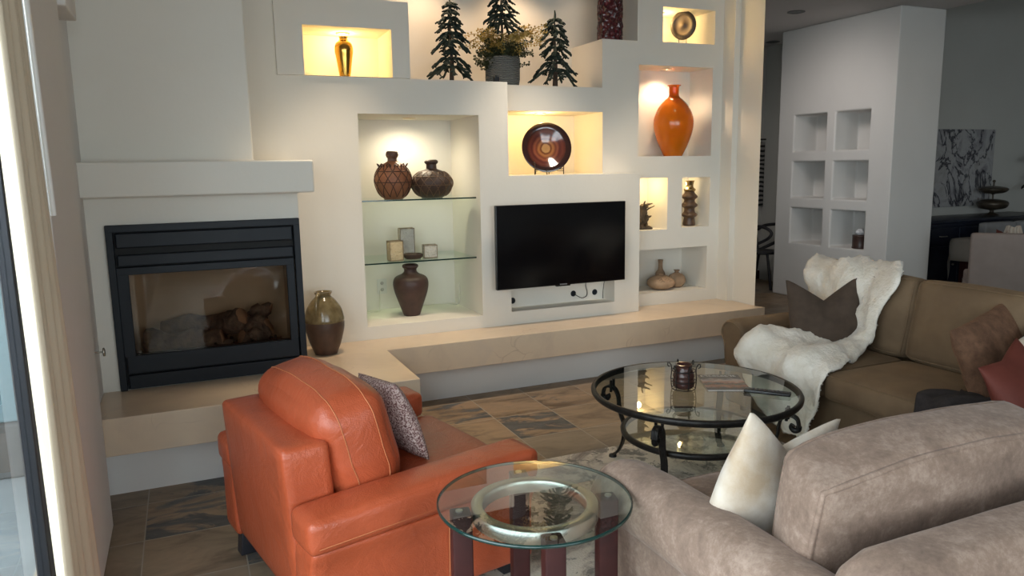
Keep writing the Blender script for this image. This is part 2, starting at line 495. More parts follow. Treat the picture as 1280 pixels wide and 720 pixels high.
# rear wall behind the camera with a wide window opening, and the rest of the shell
rw = csg([((-.56, -4.15, 0), (12.2, -4.0, 3.7))], [((-.2, -4.5, .6), (3.6, -3.9, 2.8))])
struct(meshobj('wall_rear', rw, PLASTER_B))
rs = B(); rs.box((12.0, -4.0, 0), (12.15, 6.5, 3.7)); struct(rs.out('wall_right', PLASTER_D))
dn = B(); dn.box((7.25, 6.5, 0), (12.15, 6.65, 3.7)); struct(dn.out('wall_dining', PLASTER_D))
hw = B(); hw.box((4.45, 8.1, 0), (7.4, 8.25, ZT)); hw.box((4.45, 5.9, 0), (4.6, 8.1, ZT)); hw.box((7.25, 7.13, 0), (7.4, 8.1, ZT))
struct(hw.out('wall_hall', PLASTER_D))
hb = B(); hb.box((4.6, 8.085, 0), (7.25, 8.1, .12), .004); struct(hb.out('baseboard_hall', DARKW))
pil = csg([((6.6, 5.52, 0), (7.25, 7.13, ZT))],
          [((6.4, a, c), (6.95, d, e)) for (a, d) in ((5.81, 6.268), (6.397, 6.874)) for (c, e) in ((1.715, 2.125), (1.184, 1.595), (.655, 1.062))])
struct(meshobj('wall_niches', pil, PLASTER_B, .018))
cl = csg([((-.7, -4.0, ZT), (7.25, 8.25, ZT + .62)), ((7.2, -4.15, ZT + .5), (12.15, 6.65, ZT + .62))], [])
struct(meshobj('ceiling', cl, CEILM))

# recessed ceiling cans (unlit)
for k, (x, y, l) in enumerate(((5.855, 6.14, 'dark recessed can light in the ceiling before the wall of square niches'), (7.0, 7.72, 'dark recessed can light in the ceiling at the end of the hall'))):
    t = thing('recessed_light', l, 'ceiling light', (x, y, ZT - .001), 0, 'unlit ceiling can lights')
    b = B(); b.lathe([(.062, 0), (.085, -.001), (.088, -.006), (.075, -.009), (.06, -.004)], 28); b.out('trim_ring', mat('can_ring', (.12, .12, .12), .5), t)
    b = B(); b.lathe([(.062, -.004), (.05, -.003), (0, -.002)], 28); b.out('lens', mat('can_lens', (.02, .02, .025), .2), t)

# hearth bench --------------------------------------------------------------
hb = thing('hearth_bench', 'long cream limestone hearth bench under the fireplace and media wall', 'hearth', (0, 0, 0))
b = B(); b.prism([(-.47, 3.955), (1.145, 3.955), (1.145, 4.705), (4.29, 4.705), (4.262, 4.797), (4.262, 5.077), (4.207, 5.077), (4.207, 5.217), (3.303, 5.217),
                  (3.303, 5.047), (.61, 5.047), (.61, 4.465), (-.47, 4.465)], .24, .43, .004)
b.out('slab', LIME, hb)
b = B(); b.prism([(-.47, 4.075), (1.04, 4.075), (1.04, 4.85), (4.262, 4.85), (4.262, 5.077), (4.207, 5.077), (4.207, 5.217), (3.303, 5.217), (3.303, 5.047), (.61, 5.047), (.61, 4.465), (-.47, 4.465)], 0, .241)
o = b.out('plinth', PLASTER_B, hb); o['label'] = 'white plaster plinth set back under the slab'

# fireplace ------------------------------------------------------------------
fp = thing('gas_fireplace', 'black framed gas fireplace insert with glass front and ceramic logs', 'fireplace', (.109, 4.468, .432))
LW = .494
b = B()
b.box((-LW, -.035, 0), (-LW + .035, .03, .894), .003); b.box((LW - .035, -.035, 0), (LW, .03, .894), .003); b.box((-LW, -.036, .856), (LW, .03, .894), .003)
b.box((-LW + .03, 0.0, 0), (LW - .03, .03, .02))
b.out('surround', FPBLK, fp)
b = B(); b.box((-LW + .045, -.03, .772), (LW - .042, 0.0, .85), .006); b.out('upper_louver', FPBLK, fp)
b = B(); b.box((-LW + .045, -.03, .674), (LW - .042, 0.0, .735), .006)
b.out('hood_bar', FPBLK, fp)
b = B(); b.box((-LW + .03, .01, .655), (LW - .03, .03, .87)); b.out('upper_backing', mat('gap_black', (.004, .004, .004), .7), fp); b = B(); b.box((-LW + .03, .01, .0), (LW - .03, .03, .19)); b.out('lower_backing', mat('gap_black', (.004, .004, .004), .7), fp)
d = B()
z0, z1 = .175, .668
d.box((-LW + .034, -.028, z1 - .04), (LW - .042, .0, z1), .003); d.box((-LW + .045, -.028, z0 - .085), (LW - .042, 0, z0 + .012), .003)
d.box((-LW + .034, -.0275, z0 + .008), (-LW + .09, 0, z1 - .036), .003); d.box((LW - .085, -.0275, z0 + .008), (LW - .042, 0, z1 - .036), .003)
dr = d.out('glass_door', FPBLK, fp)
b = B(); b.box((-LW + .085, -.014, z0), (LW - .08, -.010, z1 - .03)); b.out('pane', FPGL, dr)
b = B(); b.box((-LW + .045, -.03, .005), (LW - .042, 0.0, .08), .005); lp = b.out('lower_panel', FPBLK, fp)
b = B(); b.lathe([(0, .002), (.022, .001), (.024, 0), (.022, -.004), (0, -.004)], 20, M=MX.Translation((.41, -.031, .045)) @ MX.Rotation(PI / 2, 4, 'X') @ MX.Diagonal((1, .35, 1, 1)))
b.out('badge', NICKEL, lp)
FBOX = mottled('firebox_brick', (.50, .40, .28), (.58, .47, .34), 4, .9, .3, 30)
b = B()
x0, x1, y1, zz0, zz1 = -.44, .44, .42, .12, .70
b.box((x0, .0, zz0 - .02), (x1, y1, zz0)); b.box((x0 - .02, .02, zz0), (x0, y1, zz1)); b.box((x1, .02, zz0), (x1 + .02, y1, zz1))
b.box((x0, y1, zz0), (x1, y1 + .02, zz1)); b.box((x0, .02, zz1), (x1, y1, zz1 + .02))
b.out('firebox', FBOX, fp)
EMB = mottled('ash_bed', (.10, .075, .06), (.22, .16, .12), 30, .95, .8, 60)
b = B(); b.grid(lambda u, v: V((-.40 + .8 * u, .03 + .36 * v, .122 + .03 * sin(PI * u) * sin(PI * v) + .014 * NZ.noise(V((u * 16, v * 9, 3))))), 40, 20); b.out('ash_bed', EMB, fp)
LOGM = mottled('ceramic_log', (.055, .042, .035), (.20, .15, .11), 16, .95, .9, 40, .35, .7, .02)
LOGE = mottled('log_end', (.34, .20, .12), (.42, .26, .16), 14, .9, .3, 40)
def log(p0, p1, r, seed):
    b = B(); p0, p1 = V(p0), V(p1); n = 14; pts = [p0.lerp(p1, i / n) + V((0, 0, .012 * sin(i * .9 + seed))) for i in range(n + 1)]
    b.tube(pts, lambda t: r * (1 + .12 * sin(t * 9 + seed) + .06 * sin(t * 23)), 12)
    for f in b.bm.faces:
        if len(f.verts) > 4: f.material_index = 1
    for v in b.bm.verts: v.co += NZ.noise_vector(v.co * 22 + V((seed, 0, 0))) * .012
    b.out('log', [LOGM, LOGE], fp)
log((-.36, .22, .19), (.05, .12, .19), .070, 1); log((-.28, .33, .26), (.16, .30, .27), .055, 4)
log((.02, .28, .24), (.16, .16, .31), .062, 2); log((.12, .24, .26), (.31, .17, .25), .055, 6); log((.14, .10, .19), (.30, .16, .21), .04, 8)
log((-.1, .06, .155), (.1, .09, .17), .028, 3); log((.2, .3, .30), (.33, .25, .33), .04, 9)
b = B()
for z, y in ((.165, .055), (.165, .20)): b.tube([(-.02, y, z), (.33, y, z)], .008, 6)
for x in (0, .1, .2, .3): b.tube([(x, .05, .20), (x, .06, .165), (x, .32, .165)], .008, 6)
b.box((.0, .045, .125), (.34, .06, .165), .003); b.tube([(.33, .055, .125), (.33, .055, .21)], .008, 6)
b.out('log_grate', IRON, fp)

k = thing('gas_valve_key', 'small brass gas key sticking out of the plaster wall beside the fireplace', 'valve key', (-.47, 4.08, .735))
RX = MX.Rotation(PI / 2, 4, 'Y')
b = B(); b.lathe([(0, .008), (.012, .008), (.026, .003), (.028, 0)], 20, M=RX); b.out('escutcheon', NICKEL, k)
b = B(); b.tube([(0, 0, 0), (.062, 0, 0)], .004, 8); b.out('stem', NICKEL, k)
b = B(); b.lathe([(0, .055), (.008, .054), (.02, .056), (.022, .060), (.02, .065), (0, .066)], 18, M=RX); b.out('knob', NICKEL, k)

# curtain, door, patio -----------------------------------------------------------
CURT = mottled('curtain_cloth', (.54, .45, .33), (.60, .51, .39), 3, .9, .3, 240, .3, .7, .002, sheen=.2)
cb = CURT.node_tree.nodes['Principled BSDF']
cur = thing('curtain', 'cream pleated curtain gathered at the edge of the sliding door', 'curtain', (-.372, 2.45, 0))
b = B()
def cf(u, v):
    z = .03 + 2.85 * v
    yl, yr = 2.17 - 2.45, 2.735 - .13 * z - 2.45
    y = yl + (yr - yl) * u
    a = 1 + .2 * (1 - v)
    x = .021 * sin(u * 2 * PI * 4.5 + .4 * sin(v * 3)) * a + .004 * sin(v * 5 + u * 9)
    return V((x, y, z))
b.grid(cf, 110, 26)
o = b.out('cloth', CURT, cur); md = o.modifiers.new('thick', 'SOLIDIFY'); md.thickness = .003
b = B(); b.tube([(.026, .088, 1.48), (.028, -.055, 2.86)], .008, 8); o = b.out('wand', mat('wand_white', (.8, .8, .78), .3), cur)
b = B(); b.tube([(0, -.34, 2.89), (0, .20, 2.89)], .014, 10); b.ball((0, .215, 2.89), .024)
b.tube([(0, .15, 2.89), (-.034, .15, 2.89)], .008, 6)
b.out('rod', FPBLK, cur)

DFR = mat('door_frame', (.018, .020, .026), .4, .4)
b = B()
b.box((-.56, 2.86, 0), (-.47, 2.91, 2.62), .004); b.box((-.555, -2.6, 2.55), (-.46, 2.91, 2.62), .004); b.box((-.56, -2.6, 0), (-.44, 2.91, .03), .004)
b.box((-.53, 2.70, .03), (-.49, 2.85, 2.55), .004); b.box((-.53, .28, .03), (-.49, .36, 2.55), .004); b.box((-.53, -2.6, .03), (-.49, -2.52, 2.55), .004)
b.box((-.53, -2.55, .03), (-.49, 2.80, .12), .004); b.box((-.53, -2.55, 2.45), (-.49, 2.80, 2.55), .004)
o = struct(b.out('door_1', DFR))
b = B(); b.box((-.512, .36, .12), (-.508, 2.70, 2.45)); b.box((-.512, -2.52, .12), (-.508, .28, 2.45)); g = b.out('glass_pane', WINGL, o)
b = B(); b.box((-.445, -2.6, 0), (-.40, 2.6, .022), .003); struct(b.out('trim_2', mottled('sill_wood', (.42, .30, .18), (.5, .36, .22), 8, .5, .05)))
# window frame in the rear wall
b = B()
for x in (-.2, 1.67, 3.54): b.box((x, -4.1, .6), (x + .06, -4.04, 2.8), .004)
b.box((-.2, -4.1, .6), (3.6, -4.04, .66), .004); b.box((-.2, -4.1, 2.74), (3.6, -4.04, 2.8), .004)
struct(b.out('window_1', DFR))
b = B(); b.box((-.2, -4.074, .6), (3.6, -4.070, 2.8)); b.out('glass_pane', WINGL, bpy.data.objects['window_1'])
# patio outside
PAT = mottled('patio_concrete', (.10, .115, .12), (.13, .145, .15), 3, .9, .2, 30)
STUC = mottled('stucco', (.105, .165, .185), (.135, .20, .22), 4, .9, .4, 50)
b = B(); b.box((-14, -10, -.12), (-.56, 14, -.03)); struct(b.out('ground', PAT))
pc = thing('patio_column', 'pale stucco column with a stone foot on the patio outside the glass door', 'column', (-1.0, 4.9, -.03))
b = B(); b.box((-.22, -.22, .30), (.22, .22, 3.0), .01); b.out('shaft', STUC, pc)
b = B(); b.box((-.27, -.27, 0), (.27, .27, .30), .012); b.out('plinth', mottled('stone_foot', (.04, .042, .042), (.07, .07, .068), 8, .8, .3, 30), pc)
b = B(); b.box((-14, 8.5, -.03), (-.7, 8.7, 2.0), .01); struct(b.out('wall_patio', STUC))
b = B(); b.box((-.75, 5.06, -.03), (-.56, 8.6, 3.2)); struct(b.out('wall_exterior', STUC))

# ------------------------------------------------------------------ television
tv = thing('television', 'black flat screen television hung on the plaster media wall', 'television', (2.562, 4.95, 1.02))
b = B(); b.box((-.537, -.012, -.304), (.537, .020, .304), .004, 2); b.box((-.36, .018, -.25), (.36, .045, .16), .008)
b.out('body', TVBLK, tv)
b = B(); b.box((-.529, -.0145, -.290), (.529, -.0115, .296)); b.out('screen', TVSCR, tv)
b = B(); b.box((-.03, -.014, -.3015), (.03, -.0115, -.293), .0008); b.out('logo_strip', mat('logo_silver', (.35, .35, .36), .4, .6), tv)
b = B(); b.box((-.06, -.012, -.312), (.06, .012, -.302), .003); b.out('sensor_bar', TVBLK, tv)
b = B(); b.box((-.2, .043, -.12), (.2, .098, .10), .004); b.out('wall_bracket', FPBLK, tv)
for i, (x, z, l) in enumerate(((2.262, .58, 'black cable grommet alone at the cordless end of the television recess'), (2.79, .592, 'black cable grommet below the television that the looping cord plugs into'),
                               (2.985, .588, 'black cable grommet below the television next to the straight cord'))):
    b = B(); b.lathe([(.0, .002), (.012, .003), (.02, .004), (.024, 0)], 20, M=MX.Rotation(PI / 2, 4, 'X'))
    tag(b.out('cable_grommet', FPBLK, loc=(x, 5.209, z)), l, 'cable grommet', 'grommets in the television recess')
b = B(); pts = [V((2.88, 5.14, .75)), V((2.88, 5.17, .66)), V((2.905, 5.19, .60)), V((2.90, 5.195, .565)), V((2.86, 5.195, .553)), V((2.82, 5.198, .572)), V((2.79, 5.202, .592))]
def spline(P, n=8):
    out = []
    for i in range(len(P) - 1):
        p0, p1, p2, p3 = P[max(i - 1, 0)], P[i], P[i + 1], P[min(i + 2, len(P) - 1)]
        for k in range(n):
            t = k / n
            out.append(.5 * ((2 * p1) + (p2 - p0) * t + (2 * p0 - 5 * p1 + 4 * p2 - p3) * t * t + (3 * p1 - p0 - 3 * p2 + p3) * t ** 3))
    out.append(P[-1]); return out
b.tube(spline(pts), .003, 6); tag(b.out('power_cord', FPBLK), 'thin black cord looping below the television into a grommet', 'cord')
b = B(); b.tube(spline([V((3.055, 5.13, .80)), V((3.055, 5.17, .7)), V((3.058, 5.2, .6)), V((3.056, 5.2, .532))]), .0025, 6)
tag(b.out('power_cord', FPBLK), 'thin black cord hanging straight down in the recess below the television', 'cord')

# ------------------------------------------------------------------ puck lights
WARM = (1, .70, .36)
LAMP_EM = emis('lamp_glow', (1, .82, .55), 9)
RING = mat('puck_ring', (.75, .68, .52), .35, .6)
def puck(x, y, z, label, power, col=WARM, size=100, point=False, blend=.6, fixture=True, rad=.028):
    if fixture:
        t = thing('puck_light', label, 'puck light', (x, y, z - .0005), 0, 'puck lights in the wall niches')
        b = B(); b.lathe([(.026, -.001), (.030, -.009), (.044, -.007), (.048, 0)], 28); b.out('trim_ring', RING, t)
        b = B(); b.lathe([(.0265, -.0015), (.02, -.004), (0, -.005)], 24); b.out('lens', LAMP_EM, t)
    l = bpy.data.lights.new('puck', 'POINT' if point else 'SPOT'); l.energy = power; l.color = col; l.shadow_soft_size = rad
    if not point: l.spot_size = R(size); l.spot_blend = blend
    o = bpy.data.objects.new('puck_lamp', l); COL.objects.link(o); o.location = (x, y, z - (.055 if point else .02))
    return o
puck(1.073, 5.255, 2.497, 'small round puck light over the gold vase niche', 2.0, (1, .64, .20), 168, True)
puck(1.555, 5.42, 1.957, 'small round puck light at the top of the tall niche with glass shelves', 9, (1, .86, .62), 172, False, 1.0)
puck(2.605, 5.40, 2.005, 'small round puck light over the brown glass plate', 2.9, (1, .64, .22), 168, True)
puck(3.765, 5.38, 2.375, 'small round puck light over the orange vase', 7, (1, .74, .48), 140)
puck(3.73, 5.45, 2.828, 'small round puck light beside the little gong in the topmost niche', 2.2, (1, .68, .28), 168, True)
puck(3.52, 5.38, 1.486, 'small round puck light hidden above the root sculpture', 0.9, (1, .72, .33), 160, True, fixture=False)
puck(3.97, 5.36, 1.482, 'small round puck light hidden above the ringed totem vase', 1.3, (1, .76, .42), 160, True, fixture=False)

# ------------------------------------------------------------------ glass shelves
for z, y0, l in ((1.378, 5.13, 'upper clear glass shelf carrying the two netted jars'), (.940, 5.15, 'lower clear glass shelf carrying the mosaic glass blocks')):
    t = thing('glass_shelf', l, 'shelf', (1.5285, 5.4, z), 0, 'glass shelves in the tall niche')
    b = B(); b.box((-.425, y0 - 5.398, -.004), (.425, .259, .004)); b.out('pane', SHGL, t)
    b = B(); b.box((-.425, y0 - 5.4, -.005), (.425, y0 - 5.397, .005)); o = b.out('front_edge', EDGEGL, t); o['label'] = 'dark green polished edge'

# ------------------------------------------------------------------ vases and small things
def vase(name, label, prof, m, loc, cat='vase', group=None, n=36, fn=None):
    t = thing(name, label, cat, loc, 0, group)
    b = B(); b.lathe(prof, n, fn=fn); b.out('body', m, t)
    return t
def prof_spline(P, n=7):
    return [(max(0, q.x), q.y) for q in spline([V((r, z, 0)) for r, z in P], n)]

GOLD = mat('gold_glaze', (.62, .36, .08), .16, 1.0)
t = vase('vase', 'slim polished gold vase alone in the lit niche above the shelves', [(0, 0)] + prof_spline([(.034, 0), (.042, .05), (.054, .13), (.061, .185), (.052, .222), (.030, .243), (.026, .258), (.033, .266)]) + [(.028, .265), (.02, .25), (0, .24)], GOLD, (1.055, 5.16, 2.192))

# jars in leather netting
CLAY = mottled('netted_clay', (.20, .075, .035), (.27, .11, .05), 14, .55, .2, 60)
CLAYD = mottled('dark_clay', (.045, .026, .020), (.075, .042, .030), 14, .5, .2, 60)
NET = mat('leather_net', (.06, .025, .015), .6)
NETB = mat('bronze_net', (.13, .07, .035), .5)
NECKW = mottled('worn_neck', (.07, .03, .02), (.16, .08, .05), 20, .55, .1, 60)
def netted(label, rx, z1, zn, zt, m, mn, neck_r, lip_r, loc, loops, nets):
    t = thing('jar', label, 'jar', loc, 0, 'netted jars on the upper glass shelf')
    pr = [(0, 0)] + prof_spline([(rx * .48, 0), (rx * .80, z1 * .16), (rx, z1 * .48), (rx * .93, z1 * .68), (rx * .68, z1 * .88), (neck_r * 1.35, z1 * .985), (neck_r, z1 * 1.02)])
    b = B(); b.lathe(pr, 40); b.out('body', m, t)
    b = B(); b.lathe(prof_spline([(neck_r * 1.03, z1 * 1.0), (neck_r, zn), (lip_r * .9, zn + .008), (lip_r, (zn + zt) / 2), (lip_r * .9, zt - .005)]) + [(lip_r * .7, zt), (neck_r * .7, zt - .02), (0, zt - .03)], 28); b.out('neck', NECKW if m is CLAY else CLAYD, t)
    def rad(z):
        for (r0, a), (r1, c) in zip(pr, pr[1:]):
            if a <= z <= c and c > a: return r0 + (r1 - r0) * (z - a) / (c - a)
        return rx * .5
    b = B(); N = nets
    zz = [z1 * q for q in (.06, .34, .56, .74, .92)]
    for lev in range(len(zz) - 1):
        for k in range(N):
            a0 = 2 * PI * (k + .5 * (lev % 2)) / N
            for sgn in (-1, 1):
                pts = []
                for q in range(6):
                    z = zz[lev] + (zz[lev + 1] - zz[lev]) * q / 5; a = a0 + sgn * PI / N * q / 5; r = rad(z) + .002
                    pts.append((r * cos(a), r * sin(a), z))
                b.tube(pts, .0028, 5)
    for z in (z1 * .74, z1 * .45):
        b.tube([((rad(z) + .002) * cos(a), (rad(z) + .002) * sin(a), z) for a in [2 * PI * q / 32 for q in range(32)]], .003, 5, closed=True)
    if loops:
        for k in range(N):
            a = 2 * PI * k / N; r = rad(z1 * .86)
            b.tube([(r * cos(a + d * .13) * e, r * sin(a + d * .13) * e, z1 * .86 + h) for d, e, h in ((-1, 1, 0), (-1, 1.1, .014), (0, 1.16, .022), (1, 1.1, .014), (1, 1, 0))], .004, 5)
    b.out('netting', mn, t)
netted('round terracotta jar wrapped in knotted leather netting on the upper glass shelf', .132, .262, .285, .335, CLAY, NET, .033, .044, (1.378, 5.262, 1.3825), True, 12)
netted('wide dark brown jar with a bronze zigzag band on the upper glass shelf', .152, .205, .238, .272, CLAYD, NETB, .037, .050, (1.668, 5.275, 1.3825), False, 14)

t = vase('vase', 'dark brown shouldered vase under the lower glass shelf', [(0, 0)] + prof_spline([(.060, 0), (.092, .09), (.122, .18), (.130, .245), (.112, .285), (.066, .308), (.048, .325), (.047, .345), (.058, .358), (.058, .372), (.047, .380)]) + [(.036, .372), (.03, .34), (0, .33)],
         mottled('umber_glaze', (.050, .026, .022), (.075, .038, .03), 12, .5, .1, 60), (1.498, 5.33, .5215))

# mosaic glass blocks
def mosaic(name, c1, c2):
    m = mat(name, c1, .12, Transmission_Weight=.35, IOR=1.45); v = coords(m)
    vo = nd(m, 'ShaderNodeTexVoronoi'); vo.inputs['Scale'].default_value = 70; ln(m, v, vo.inputs['Vector'])
    base(m, ramp(m, mathn(m, 'FRACT', mathn(m, 'MULTIPLY', vo.outputs['Distance'], 7)), [(.2, c1), (.7, c2), (.98, (.35, .27, .18))]))
    bump(m, vo.outputs['Distance'], .6, .01); return m
MA = mosaic('amber_glass', (.85, .62, .30), (.95, .85, .60)); MS = mosaic('silver_glass', (.92, .90, .82), (.70, .66, .55))
FRM = mat('block_rim', (.25, .18, .11), .4, .7)
for (x, y, w, d, h, m, rz, l) in ((1.365, 5.235, .100, .07, .142, MA, .08, 'amber mosaic glass block, the squarest one behind the dark dish'), (1.497, 5.40, .108, .07, .215, MS, -.05, 'tall silver mosaic glass block standing behind the small dark dish'),
                                 (1.640, 5.29, .098, .08, .094, MS, -.12, 'small clear mosaic glass cube beside the dark dish')):
    t = thing('candle_holder', l, 'candle holder', (x, y, .9445), rz, 'mosaic glass blocks on the lower glass shelf')
    b = B(); b.box((-w / 2, -d / 2, .002), (w / 2, d / 2, h), .008, 3); b.out('block', m, t)
    b = B()
    for s in (-1, 1):
        y_ = -d / 2 - .0005
        b.tube([(s * w / 2 * .97, y_, .003), (s * w / 2 * .97, y_, h * .99)], .0025, 5); b.tube([(s * w / 2 * .97, -y_, .003), (s * w / 2 * .97, -y_, h * .99)], .0025, 5)
    for z in (.004, h):
        b.tube([(-w / 2, -d / 2, z), (w / 2, -d / 2, z), (w / 2, d / 2, z), (-w / 2, d / 2, z)], .0028, 5, closed=True)
    b.out('frame', FRM, t)
b = B(); b.lathe([(0, .001), (.055, .001), (.066, .012), (.072, .036), (.066, .037), (.058, .016), (0, .012)], 30, fn=lambda r, z, a: r * (1 + .03 * sin(a * 14)))
tag(b.out('dish', CLAYD, loc=(1.510, 5.285, .9445)), 'small dark fluted dish between the mosaic glass blocks', 'dish')

# wires and socket in the tall niche
b = B(); b.box((-.038, -.006, -.058), (.038, 0, .058), .003); o = tag(b.out('wall_socket', mat('socket_white', (.7, .7, .66), .4), loc=(1.36, 5.658, .70)), 'white double socket plate in the niche behind the dark vase', 'socket')
for z in (-.025, .025):
    b = B(); b.lathe([(0, .002), (.013, .002), (.014, 0)], 16, M=MX.Translation((0, -.006, z)) @ MX.Rotation(PI / 2, 4, 'X')); b.out('outlet', mat('outlet_grey', (.45, .45, .42), .5), o)
WIREW = mat('wire_white', (.7, .68, .6), .5)
b = B(); b.tube(spline([V((1.34, 5.645, .67)), V((1.33, 5.62, .58)), V((1.30, 5.56, .528)), V((1.22, 5.60, .526)), V((1.13, 5.62, .526))]), .004, 6); tag(b.out('lamp_wire', WIREW), 'pale wire running from the socket along the niche floor', 'cord')
b = B(); b.tube(spline([V((1.60, 5.64, .528)), V((1.75, 5.645, .528)), V((1.87, 5.62, .528)), V((1.93, 5.54, .53)), V((1.945, 5.53, .60)), V((1.946, 5.53, .70))]), .004, 6)
tag(b.out('lamp_wire', WIREW), 'pale wire bending up the niche side behind the dark vase', 'cord')

# jug on the hearth
jug = thing('jug', 'two tone stoneware jug with olive glazed shoulder standing on the hearth beside the fireplace', 'jug', (.772, 4.80, .4305))
JB = mottled('jug_clay', (.055, .030, .022), (.085, .046, .032), 14, .42, .1, 60)
JG = mottled('olive_glaze', (.13, .095, .045), (.22, .17, .085), 26, .16, .15, 50)
b = B(); b.lathe([(0, 0)] + prof_spline([(.070, 0), (.098, .07), (.121, .16), (.1245, .215)]), 40); b.out('body', JB, jug)
b = B(); b.lathe(prof_spline([(.1246, .213), (.1235, .235), (.108, .295), (.075, .345), (.052, .368), (.047, .378), (.056, .395), (.058, .402)]) + [(.046, .402), (.038, .38), (.04, .34), (0, .33)], 40); o = b.out('shoulder', JG, jug); o['label'] = 'olive glazed shoulder and neck'
b = B(); a = R(238)
b.tube(spline([V((r * cos(a), r * sin(a), z)) for r, z in ((.050, .385), (.082, .392), (.112, .360), (.122, .310), (.119, .262))]), lambda t: .013 - .002 * t, 8); b.out('handle', JG, jug)

# brown glass plate on a stand
pl = thing('decorative_plate', 'large round brown glass plate tilted back on a black stand', 'plate', (2.634, 5.36, 1.733))
m = mat('brown_glass', (.10, .03, .018), .10, Specular_IOR_Level=.8); v = coords(m)
sx = nd(m, 'ShaderNodeSeparateXYZ'); ln(m, v, sx.inputs[0])
rr = mathn(m, 'SQRT', mathn(m, 'ADD', mathn(m, 'POWER', mathn(m, 'ABSOLUTE', sx.outputs[0]), 2), mathn(m, 'POWER', mathn(m, 'ABSOLUTE', sx.outputs[1]), 2)))
fac = mathn(m, 'ADD', mathn(m, 'DIVIDE', rr, .2), mathn(m, 'MULTIPLY', mathn(m, 'SUBTRACT', noise(m, v, 14, 4), .5), .10))
base(m, ramp(m, fac, [(0, (.34, .19, .08)), (.15, (.38, .22, .09)), (.2, (.10, .028, .012)), (.28, (.30, .13, .045)), (.38, (.12, .035, .02)), (.46, (.20, .065, .035)), (.55, (.07, .018, .016)), (.66, (.10, .028, .02)), (.78, (.035, .010, .009)), (1, (.014, .005, .005))]))
b = B(); b.lathe([(0, -.028), (.03, -.030), (.046, -.024), (.06, -.020), (.10, -.010), (.15, .008), (.19, .026), (.196, .030), (.192, .034), (.15, .018), (.10, .002), (.05, -.012), (0, -.016)][::-1], 56)
o = b.out('dish', m, pl); o.rotation_euler = (R(78), 0, R(-16))
b = B()
for s in (-1, 1):
    b.tube([(s * .125, -.055, -.202), (s * .125, -.055, -.115), (s * .125, -.040, -.105)], .004, 6); b.tube([(s * .125, -.055, -.160), (s * .06, .07, -.17)], .003, 6)
    b.tube([(s * .125, -.055, -.175), (s * .085, -.02, -.175)], .003, 6); b.tube([(s * .06, .07, -.2), (s * .05, .06, .02)], .004, 6)
b.tube([(-.125, -.055, -.16), (.125, -.055, -.16)], .003, 6); b.tube([(-.03, -.07, -.202), (-.03, -.065, -.168), (.02, -.055, -.16)], .004, 6)
b.out('stand', IRON, pl)

# orange vase
ORG = mat('orange_glass', (.95, .27, .015), .06, Transmission_Weight=.5, IOR=1.4, Subsurface_Weight=.0)
bb_ = ORG.node_tree.nodes['Principled BSDF']
vv = coords(ORG); base(ORG, ramp(ORG, noise(ORG, vv, 3, 3), [(.3, (.80, .17, .008)), (.7, (.98, .30, .02))]))
t = vase('vase', 'large glossy orange glass bottle vase in the tall lit niche', [(0, .004)] + prof_spline([(.076, 0), (.084, .015), (.124, .10), (.155, .19), (.166, .265), (.158, .33), (.124, .405), (.080, .455), (.050, .482), (.041, .50), (.041, .54), (.043, .566), (.056, .574), (.056, .580)]) + [(.040, .580), (.035, .54), (.034, .48), (.06, .43), (0, .40)], ORG, (3.815, 5.345, 1.661), n=48)

# dark red ridged vase
m = mat('oxblood_glaze', (.10, .012, .018), .18, Specular_IOR_Level=.7); v = coords(m)
br = nd(m, 'ShaderNodeTexVoronoi'); br.inputs['Scale'].default_value = 28; mp = coords(m, (1, 1, .8)); ln(m, mp, br.inputs['Vector']); bump(m, br.outputs['Distance'], .9, .03)
base(m, ramp(m, br.outputs['Distance'], [(.1, (.13, .018, .026)), (.6, (.055, .008, .012))]))
t = vase('vase', 'tall dark red ridged vase on the stepped upper ledge', [(0, 0)] + prof_spline([(.094, 0), (.099, .02), (.098, .16), (.093, .36), (.088, .46), (.076, .50), (.07, .52)]) + [(.05, .51), (0, .45)], m, (3.203, 5.355, 2.556), n=56,
         fn=lambda r, z, a: r * (1 + .035 * sin(a * 12 + (PI if int(z / .034) % 2 else 0)) * (1 if r > .05 else 0)) + (.004 * sin(z * 2 * PI / .034) if r > .06 else 0))

# little gong
gg = thing('gong', 'small dark bronze gong disc on a thin wire stand in the topmost niche', 'gong', (3.897, 5.35, 2.7235), R(-50))
gg.scale = (.90, .90, .985)
b = B(); RXX = MX.Rotation(PI / 2, 4, 'X')
GB = mottled('gong_bronze', (.03, .022, .016), (.05, .036, .026), 40, .4, .15, 90)
b.lathe([(0, .012), (.016, .011), (.022, .003), (.07, .004), (.078, .010)], 40, M=RXX); b.out('disc', mat('gong_face', (.12, .09, .07), .5, .5, Anisotropic=.7), gg)
b = B(); b.lathe([(.074, .006), (.082, .014), (.105, .014), (.117, .006), (.117, -.012), (.09, -.016), (0, -.014)], 40, M=RXX); b.out('rim', GB, gg)
b = B()
for s in (-1, 1): b.tube([(s * .036, -.006, -.162), (s * .034, -.004, -.105), (s * .032, .012, -.02)], .003, 6); b.tube([(s * .036, -.006, -.160), (s * .036, .06, -.160)], .003, 6)
b.out('stand', IRON, gg)

